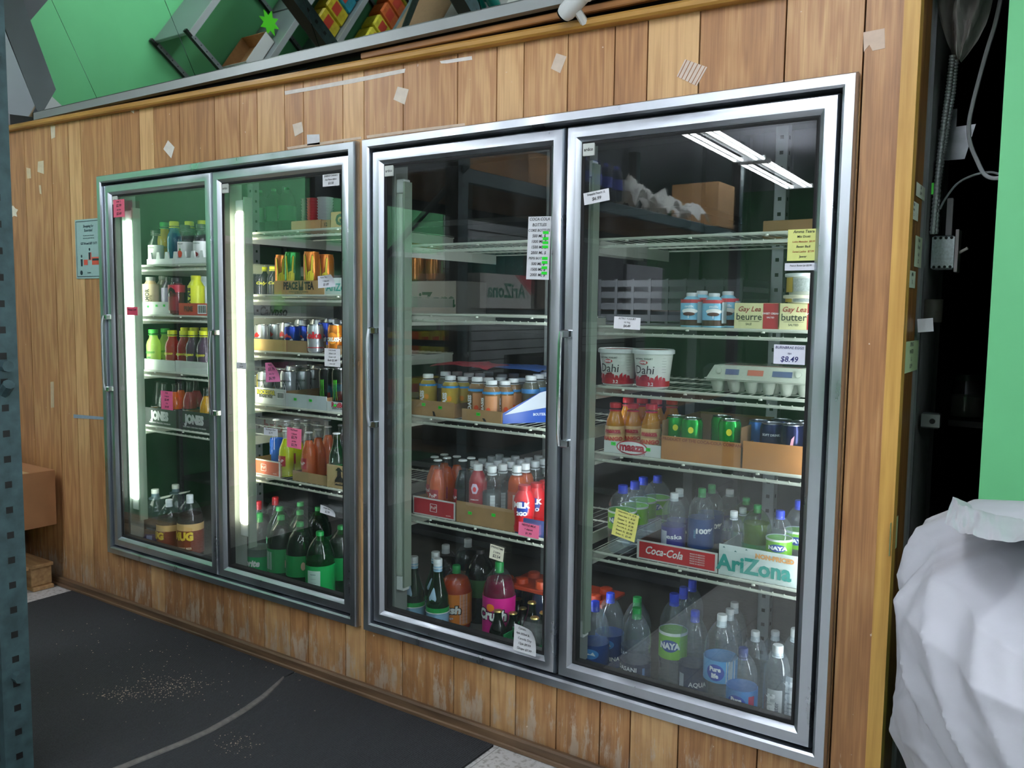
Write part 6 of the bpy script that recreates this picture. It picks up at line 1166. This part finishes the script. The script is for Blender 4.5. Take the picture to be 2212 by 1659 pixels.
# notes on the brown side face
for x0, y0, x1, y1, ln, c, lab in ((1979, 399, 1998, 429, ['Dip', '$3.49'], '#d9dccc', 'topmost tiny paper on the brown side face'), (1963, 434, 1984, 474, ['Eggs', 'large', '12'], '#d4dacc', 'squarish pale paper below the topmost one'), (1976, 511, 1991, 578, ['Naan', 'Bread', '6pk', '$2'], '#d2dcc0', 'narrow upright greenish paper on the side face'),
                                     (1963, 585, 1977, 622, ['Milk', '$'], '#cdd8c4', 'short greenish paper below the narrow one'), (1951, 737, 1984, 803, ['SPRING', 'WATER', '1 L', '$1.99'], '#cfe4b4', 'light green spring water note at handle height'), (1922, 1124, 1938, 1190, ['Ice', '$'], '#d0dcae', 'yellow-green paper strip low on the side face')):
    note(x0, y0, x1, y1, c, ln, lab, X=1.7535, name='paper_note')
note(1982, 688, 2016, 717, '#dfe0e8', [], 'blank white paper sticking out from metal jamb', Y=.17, name='paper_note', rot=-.1)
note(2012, 1060 - 665, 2017, 420, '#4fd04a', [], 'sliver of bright green paper on the metal jamb', Y=.16, name='paper_note')
# ---------------------------------------------------------------- white sack
def sack():
    from mathutils import noise
    n, m = 300, 240; vs_ = []; fs = []; cx, cy = 2.285, -.52; rs = random.Random(21); FOLDS = []
    for k in range(13):
        v = Vector((rs.gauss(0, 1), rs.gauss(0, 1), rs.gauss(0, .8))).normalized(); fr = rs.uniform(.45, 2.2); FOLDS.append((v.x, v.y, v.z, fr, .046 / (fr + .25), rs.random()))
    for k in range(9):
        v = Vector((rs.gauss(0, 1), rs.gauss(0, 1), rs.gauss(0, .8))).normalized(); fr = rs.uniform(2.6, 5); FOLDS.append((v.x, v.y, v.z, fr, .011, rs.random()))
    prof = [(0, .27), (.1, .285), (.3, .31), (.48, .325), (.60, .36), (.70, .405), (.80, .445), (.89, .45), (.95, .41), (.985, .33), (1.0, .18), (1.0, .0)]
    def rad(t):
        z = t * 11; k = min(10, int(z)); f = z - k; return prof[k][0] + (prof[k + 1][0] - prof[k][0]) * f, prof[k][1] + (prof[k + 1][1] - prof[k][1]) * f
    for j in range(m + 1):
        z, r = rad(j / m)
        for i in range(n):
            a = 2 * math.pi * i / n; ca, sa = math.cos(a), math.sin(a)
            d = .05 * noise.noise(Vector((ca * 1.3 + 5, sa * 1.3, z * 1.2)))
            p3 = Vector((ca, sa, z * 1.9)); wp = Vector((noise.noise(p3 * 1.1), noise.noise(p3 * 1.1 + Vector((7, 0, 0))), noise.noise(p3 * 1.1 + Vector((0, 9, 0))))) * .55
            pq = p3 + wp
            for nx, ny, nz, fr, am, of in FOLDS:
                u = (pq.x * nx + pq.y * ny + pq.z * nz) * fr + of; tr_ = abs((u % 1) - .5) * 2
                gate = max(0, min(1, .5 + 1.6 * noise.noise(p3 * .9 + Vector((of * 9, 0, of * 3)))))
                d += am * (1 - tr_) ** 1.6 * gate
            d += .002 * noise.noise(Vector((ca * 12, sa * 12, z * 12)))
            rr = max(0, r + (d - .125) * min(1, r / .2)); zz = z + (noise.noise(Vector((ca * 1.5, sa * 1.5, 7))) * .03 + .11 * max(0, -ca) ** 3) * max(0, (z - .7) / .32)
            vs_.append((cx + ca * rr, cy + sa * rr, max(.001, zz)))
    for j in range(m):
        for i in range(n): k = (i + 1) % n; fs.append([j * n + i, j * n + k, (j + 1) * n + k, (j + 1) * n + i])
    t = thing('white_sack', 'big bulging white woven plastic sack beside the passage', 'sack', (0, 0, 0)); SM = P('#b4b5bc', .5, bump=.1, bscale=22, var=.03)
    MB().add(vs_, fs, SM).build('sack_body', t)
    # loose collar folded over the top
    vs_ = []; fs = []; K = 60
    pk = [at(2058, 1072, Y=-.55), at(2075, 1092, Y=-.62), at(2110, 1100, Y=-.66), at(2160, 1115, Y=-.68), at(2230, 1128, Y=-.68), at(2330, 1140, Y=-.66)]
    lo = [at(2040, 1130, Y=-.74), at(2075, 1150, Y=-.80), at(2105, 1158, Y=-.84), at(2160, 1168, Y=-.88), at(2230, 1172, Y=-.90), at(2330, 1180, Y=-.88)]
    R_ = 10
    for i in range(K + 1):
        u = i / K * 5; k = min(4, int(u)); f = u - k; a = pk[k].lerp(pk[k + 1], f); c_ = lo[k].lerp(lo[k + 1], f)
        bk = Vector((a.x + .03, a.y + .16, a.z - .05))
        for j in range(R_ * 2 + 1):
            v = j / R_
            p = bk.lerp(a, v) if v < 1 else a.lerp(c_, v - 1)
            w_ = .010 * noise.noise(Vector((u * 1.4, v * 1.5, 4))) + .003 * noise.noise(Vector((u * 4, v * 3, 1))); vs_.append((p.x, p.y - w_ * 2, p.z + w_))
    n2 = R_ * 2 + 1
    for i in range(K):
        for j in range(n2 - 1): k = i * n2 + j; fs.append([k, k + 1, k + n2 + 1, k + n2])
    MB().add(vs_, fs, SM).build('folded_collar', t)
sack()
# ---------------------------------------------------------------- floor mats, crumbs, box and pallet
def mat_slab(poly, name, lab):
    b = MB(); n = len(poly); vs_ = [(x, y, .001) for x, y in poly] + [(x, y, .008) for x, y in poly]
    b.add(vs_, [list(range(n))[::-1], list(range(n, 2 * n))] + [[i, (i + 1) % n, n + (i + 1) % n, n + i] for i in range(n)], MATM); o = b.build(name, None, flat=True); return tag(o, lab, 'floor mat', 'black ribbed floor mats')
MATM = m_mat()
edge = [at(x, y, Z=.012) for x, y in ((612, 1462), (600, 1474), (570, 1502), (535, 1527), (500, 1549), (450, 1577), (400, 1600), (330, 1628), (250, 1660), (150, 1702))]
ep = [(p.x, p.y) for p in edge]
mat_slab([(-1.97, -.036), (ep[0][0] - .01, -.036)] + ep + [(ep[-1][0], -2.6), (-1.95, -2.6)], 'floor_mat', 'black ribbed mat with rolled grey edge, left of the seam')
mat_slab([(ep[0][0], -.040), (.595, -.040), (.60, -2.6), (ep[-1][0] + .01, -2.6)] + [(x + .004, y) for x, y in ep[::-1]], 'floor_mat', 'black ribbed mat reaching the bare tiles')
b = MB(); L3 = []
for i in range(len(edge) - 1):
    for q in range(8): L3.append(edge[i].lerp(edge[i + 1], q / 8))
L3.append(edge[-1]); vs_ = []; fs = []
for i, p in enumerate(L3):
    u = i / len(L3); w_ = .004 + .012 * min(1, u * 4); d = (L3[min(len(L3) - 1, i + 1)] - L3[max(0, i - 1)]).normalized(); s = Vector((-d.y, d.x, 0)); 
    for k, (o_, h) in enumerate(((-1, .004), (-.8, .011), (0, .016), (.8, .012), (1, .004))): vs_.append((p.x + s.x * o_ * w_, p.y + s.y * o_ * w_, h))
for i in range(len(L3) - 1):
    for k in range(4): fs.append([i * 5 + k, i * 5 + k + 1, i * 5 + k + 6, i * 5 + k + 5])
b.add(vs_, fs, P('#6b6865', .6, var=.3, bscale=60)); o = b.build('mat_edging'); tag(o, 'curled grey rubber edging where the two mats meet', 'edging')
rc = random.Random(5); b = MB(); CR = P('#b3a08c', .9)
for cx_, cy_, sx_, sy_, n in ((365, 1482, 45, 14, 260), (270, 1500, 35, 8, 130), (510, 1605, 25, 12, 70), (420, 1440, 200, 90, 110), (300, 1400, 120, 40, 40)):
    for _ in range(n):
        p = at(cx_ + rc.gauss(0, sx_), cy_ + rc.gauss(0, sy_), Z=.0085); s = rc.uniform(.0008, .0026)
        if p.y > -.05: continue
        b.add([(p.x - s, p.y - s, .0085), (p.x + s, p.y - s * .6, .0085), (p.x, p.y + s, .0085), (p.x, p.y, .0085 + s)], [[0, 1, 3], [1, 2, 3], [2, 0, 3]], CR)
o = b.build('crumbs', flat=True); tag(o, 'light dust and crumbs scattered on the black mat', 'crumbs'); o['kind'] = 'stuff'
X1 = at(121, 1020, Y=-.03).x; zt = at(121, 1014, Y=-.03).z; zb_ = at(122, 1131, Y=-.03).z; yb = at(37, 1147, X=X1).y
closed_box('cardboard_box', X1 - .62, X1, yb - .1, -.036, zb_, zt, P('#ab7c55', .8, var=.06, bscale=10), 'large plain brown box overhanging the pallet by the wall')
closed_box('cardboard_box', X1 - .85, X1 - .33, yb - .05, -.036, .135, zb_ - .001, P('#8c6848', .8), 'brown box supporting the large box above pallet')
t = thing('wooden_pallet', 'pale wooden pallet on the tiles near the wall', 'pallet', (X1 - 1.0, -.75, 0)); PW = m_grain('#a58056', '#d2ad7c', (4, 40, 40), .7)
for y in (0, .16, .32, .48, .60): MB().box(0, .98, y, y + .10, .115, .133, PW, .002).build('deck_board', t)
for y in (0, .30, .60):
    for x in (.02, .42, .86): MB().box(x, x + .10, y, y + .10, .02, .115, PW, .003).build('block', t)
for y in (0, .30, .60): MB().box(0, .98, y, y + .10, .001, .02, PW, .002).build('bottom_board', t)
# ---------------------------------------------------------------- pallet rack with its stock
PT = P('#3b5256', .5, .1, var=.35, bscale=28)
RX = -.462; t = thing('pallet_rack', 'tall blue-green slotted steel stock rack', 'rack', (0, 0, 0))
for x, y in ((RX, -1.09), (-1.43, -1.09), (RX, -4.95), (-1.43, -4.95)): post(x, y, 0, 2.85, .078, .078, PT, .019, .073, 'upright', t, cols=1)
for x in (RX + .02, -1.41):
    for z in (2.10, 1.42, .70): MB().box(x, x + .04, -4.9, -1.02, z - .07, z, PT, .004).build('beam', t)
for z in (2.10, 1.42, .70): MB().box(-1.37, RX + .018, -4.88, -1.1, z - .012, z + .006, P('#8b6b48', .8, var=.1), .002).build('deck', t)
for a, b_ in (((-1.36, -1.05, .4), (-.36, -1.05, 1.2)), ((-1.36, -1.05, 1.3), (-.36, -1.05, 2.1)), ((-1.36, -1.05, .35), (-.36, -1.05, .35)), ((-1.36, -1.05, 1.25), (-.36, -1.05, 1.25))): MB().tube([a, b_], .016, PT, 8).build('brace', t)
zz = 2.107
closed_box('cardboard_box', -1.25, -.80, -2.75, -2.25, zz, 2.40, KRAFT, 'brown box at the inner side of the stock rack top')
closed_box('cardboard_box', -.80, -.40, -4.78, -4.42, zz, 2.46, KRAFT2, 'tall brown box standing on the stock rack top')
for j in range(5):
    o = rumple('plastic_bag', (-.52 - .05 * (j % 2), -3.05 - .27 * j, zz), .12, .12, .25 - .02 * j, P('#c3c6c2', .5, trans=.2), 'crumpled white bag on the rack top, %s from the brown box' % ('nearest', 'second', 'third', 'fourth', 'farthest')[j], 'bag', seed=j * 3.1)
bt = None
for j in range(10):
    o = bottle('water_bottle', 'water', CAPB, None, .8, 'blue', [(.3, .6, '#2a3fa0')]) if bt is None else copy_tree(bt); bt = bt or o
    if 'h0' in o.keys(): del o['h0']
    o.location = (-.40 - .09 * (j % 2), -2.1 - .085 * (j // 2) * 1.6, zz); o.scale = (1, 1, .75); tag(o, 'blue water bottle packed on the rack top near the upright', 'bottle', 'blue water bottles on the rack top')
def side_box(y0, y1, z0, z1, m, lab, text, tc, size, D=.4, extra=None):
    t = thing('cardboard_box', lab, 'box', (-.36 - D, y0, z0)); MB().box(0, D, 0, y1 - y0, 0, z1 - z0, m, .002).build('box_body', t)
    if not text: return t
    f = MB(); f.text(text, size, (D + .001, (y1 - y0) / 2, (z1 - z0) * .5), P(tc, .6), ux=(0, 1, 0), bold=.03)
    if extra: extra(f, D, y1 - y0, z1 - z0)
    f.build('printing', t, flat=True)
side_box(-1.62, -1.16, 1.427, 1.60, P('#cfcdc8', .7), 'white iced tea box with red corner on the stock rack', 'AriZona', '#2c8a6c', .10, extra=lambda f, D, L_, H: f.add([(D + .0006, 0, H), (D + .0006, 0, H * .4), (D + .0006, .16, H)], [[0, 1, 2]], P('#c8404c', .6)))
bt = None
for j in range(10):
    o = bottle('juice_bottle', 'juice', P('#a9c8c0', .4), '#1f8a80', .86, 'clear') if bt is None else copy_tree(bt); bt = bt or o
    if 'h0' in o.keys(): del o['h0']
    o.location = (-.42 - .085 * (j % 2), -1.58 + .085 * (j // 2), 1.602); tag(o, 'teal drink bottle on the white iced tea box', 'bottle', 'teal drink bottles on the rack box')
for j, (y0, y1, z1, c) in enumerate(((-2.1, -1.68, 1.75, '#6a5a4c'), (-2.7, -2.15, 1.82, '#3a3c44'), (-3.3, -2.75, 1.72, '#8a8d94'), (-1.9, -1.2, 1.05, '#4a4440'), (-2.7, -1.95, 1.15, '#2a2c30'), (-3.4, -2.75, 1.02, '#5a4c60'))):
    side_box(y0, y1, 1.427 if j < 3 else .707, z1, P(c, .7), ('dull brown', 'dark blue-grey', 'light grey', 'brownish grey', 'near-black', 'dusky purple')[j] + ' carton on the stock rack', '', '#9a9a9a', .08)
# ---------------------------------------------------------------- shelving along the green wall (seen in the mirrors)
SG = P('#8f979a', .4, .4)
t = thing('store_shelving', 'grey perforated steel shelving along the green wall', 'shelving', (0, 0, 0))
for y in (-1.27, -2.2, -3.13, -4.06):
    for x in (-2.63, -2.99): post(x, y - .015, 0, 1.9 if y > -1.5 else 1.95, .03, .03, SG, .008, .05, 'post', t)
for z in (1.88, 1.37, 1.02, .62, .25):
    for y in (-1.27, -2.2, -3.13): MB().box(-2.99, -2.60, y - .91, y, z - .02, z, SG, .003).box(-2.603, -2.598, y - .91, y, z - .04, z, P('#b9bfc0', .4, .3)).build('shelf', t)
t2 = thing('open_carton', 'open white cardboard carton lying on the upper steel shelf', 'carton', (-2.92, -1.80, 1.372)); b = MB(); WC = P('#d9d9d6', .7); 
b.box(0, .26, 0, .30, 0, .004, KRAFT).box(0, .004, 0, .30, 0, .09, KRAFT).box(.256, .26, 0, .30, 0, .09, WC).box(0, .26, 0, .004, 0, .09, KRAFT).box(0, .26, .296, .30, 0, .09, WC); b.build('carton_body', t2, flat=True)
b = MB(); b.prism([(.09 * (1 if q % 2 else .55) * math.cos(q * math.pi / 8), .09 * (1 if q % 2 else .55) * math.sin(q * math.pi / 8)) for q in range(16)], -.002, .002, P('#5ee02a', .6)); b.xf(Matrix.Rotation(math.radians(90), 4, 'Z')); o = b.build('price_star', None, (-2.70, -1.90, 1.46)); tag(o, 'bright green jagged price star on the steel shelf', 'sign')
packs = [('#d8c22c', 'yellow'), ('#2c9ab0', 'turquoise'), ('#e0d43a', 'lemon'), ('#d86a2c', 'orange'), ('#c9c43a', 'mustard')]
n = 0; pr = {}
for z in (1.022, .622):
    for i in range(11):
        y = -2.30 - .145 * i
        if z > 1 and i > 10: continue
        c, nm = packs[(i // 2 + (z < 1)) % 5]
        if nm not in pr:
            tt = thing('snack_pack', 'x', 'packet'); MB().box(-.14, .0, -.06, .06, 0, .20, P(c, .4, var=.3, bscale=30), .012).build('packet_body', tt); f = MB(); f.box(.001, .002, -.045, .045, .08, .15, P('#c8402c', .5)); f.build('printing', tt, flat=True); pr[nm] = tt; o = tt
        else: o = copy_tree(pr[nm])
        o.location = (-2.64, y, z); tag(o, '%s packet on the %s steel shelf, place %s along' % (nm, 'middle' if z > 1 else 'lower', ORDW[i]), 'packet', 'snack packets on the steel shelving')
closed_box('cardboard_box', -2.95, -2.64, -3.75, -3.28, .26, .56, KRAFT, 'brown fizzy drink box with large black word, bottom steel shelf', deco=lambda f, W, D, H: f.text('Fizz', .20, (W + .001, D / 2, H * .5), TXK, ux=(0, 1, 0), bold=.05))
# slatted wall panels
sl = MB(); SLM = P('#b4b9bd', .5); z = .1
while z < 2.44: sl.box(-3.0, -2.985, -8.6, -4.15, z, z + .088, SLM); z += .1
sl.box(-3.0, -2.993, -8.6, -4.15, .1, 2.44, P('#2c2e30', .7)); struct('wall_slats', sl, flat=True)
#@LIGHTS
# ---------------------------------------------------------------- ceiling fixtures
TUBE = P('#f6fbff', .5, emit=LAMP)
def fixture(x, y0, n, label, rz=0., z=2.62, L_=1.62, tubes=(-.118, -.062, .052, .108)):
    for i in range(n):
        t = thing('ceiling_lamp', label[i], 'lamp', (x - math.tan(rz) * i * (L_ + .08) * -1 * 0, y0 - i * (L_ + .08), z), 0, 'fluorescent ceiling lamps')
        MB().box(-.045, .045, -L_, 0, .03, .075, P('#c9ccce', .5), .006).build('housing', t)
        for k in tubes: MB().tube([(k, -.03, .012), (k, -L_ + .03, .012)], .011, TUBE, 8).build('tube', t)
        for k in (-.035, -L_ + .035): MB().box(-.13, .13, k - .012, k + .012, -.003, .033, P('#c9ccce', .5)).build('end_bracket', t)
        for k in (-.3, -L_ + .3): MB().tube([(0, k, .07), (0, k, CEIL - z)], .003, GREY, 6).build('hanger', t)
        t.rotation_euler.z = rz
        t.location.x = x + math.sin(rz) * i * (L_ + .08)
fixture(-.12, -2.95, 2, ['nearer hanging fluorescent strip over the stock rack', 'farther hanging fluorescent strip over the stock rack'], rz=-.05)
fixture(1.3, -.95, 3, ['fluorescent strip over the aisle, nearest the cooler', 'fluorescent strip over the aisle, second from cooler', 'fluorescent strip over the aisle, third from cooler'], z=2.9)
fixture(-1.9, -.95, 2, ['fluorescent strip near the green wall, nearest the cooler', 'fluorescent strip near the green wall, second from cooler'], z=2.9)
fixture(3.6, -1.2, 2, ['fluorescent strip beyond the green partition', 'fluorescent strip far along the partition aisle'], z=2.9)
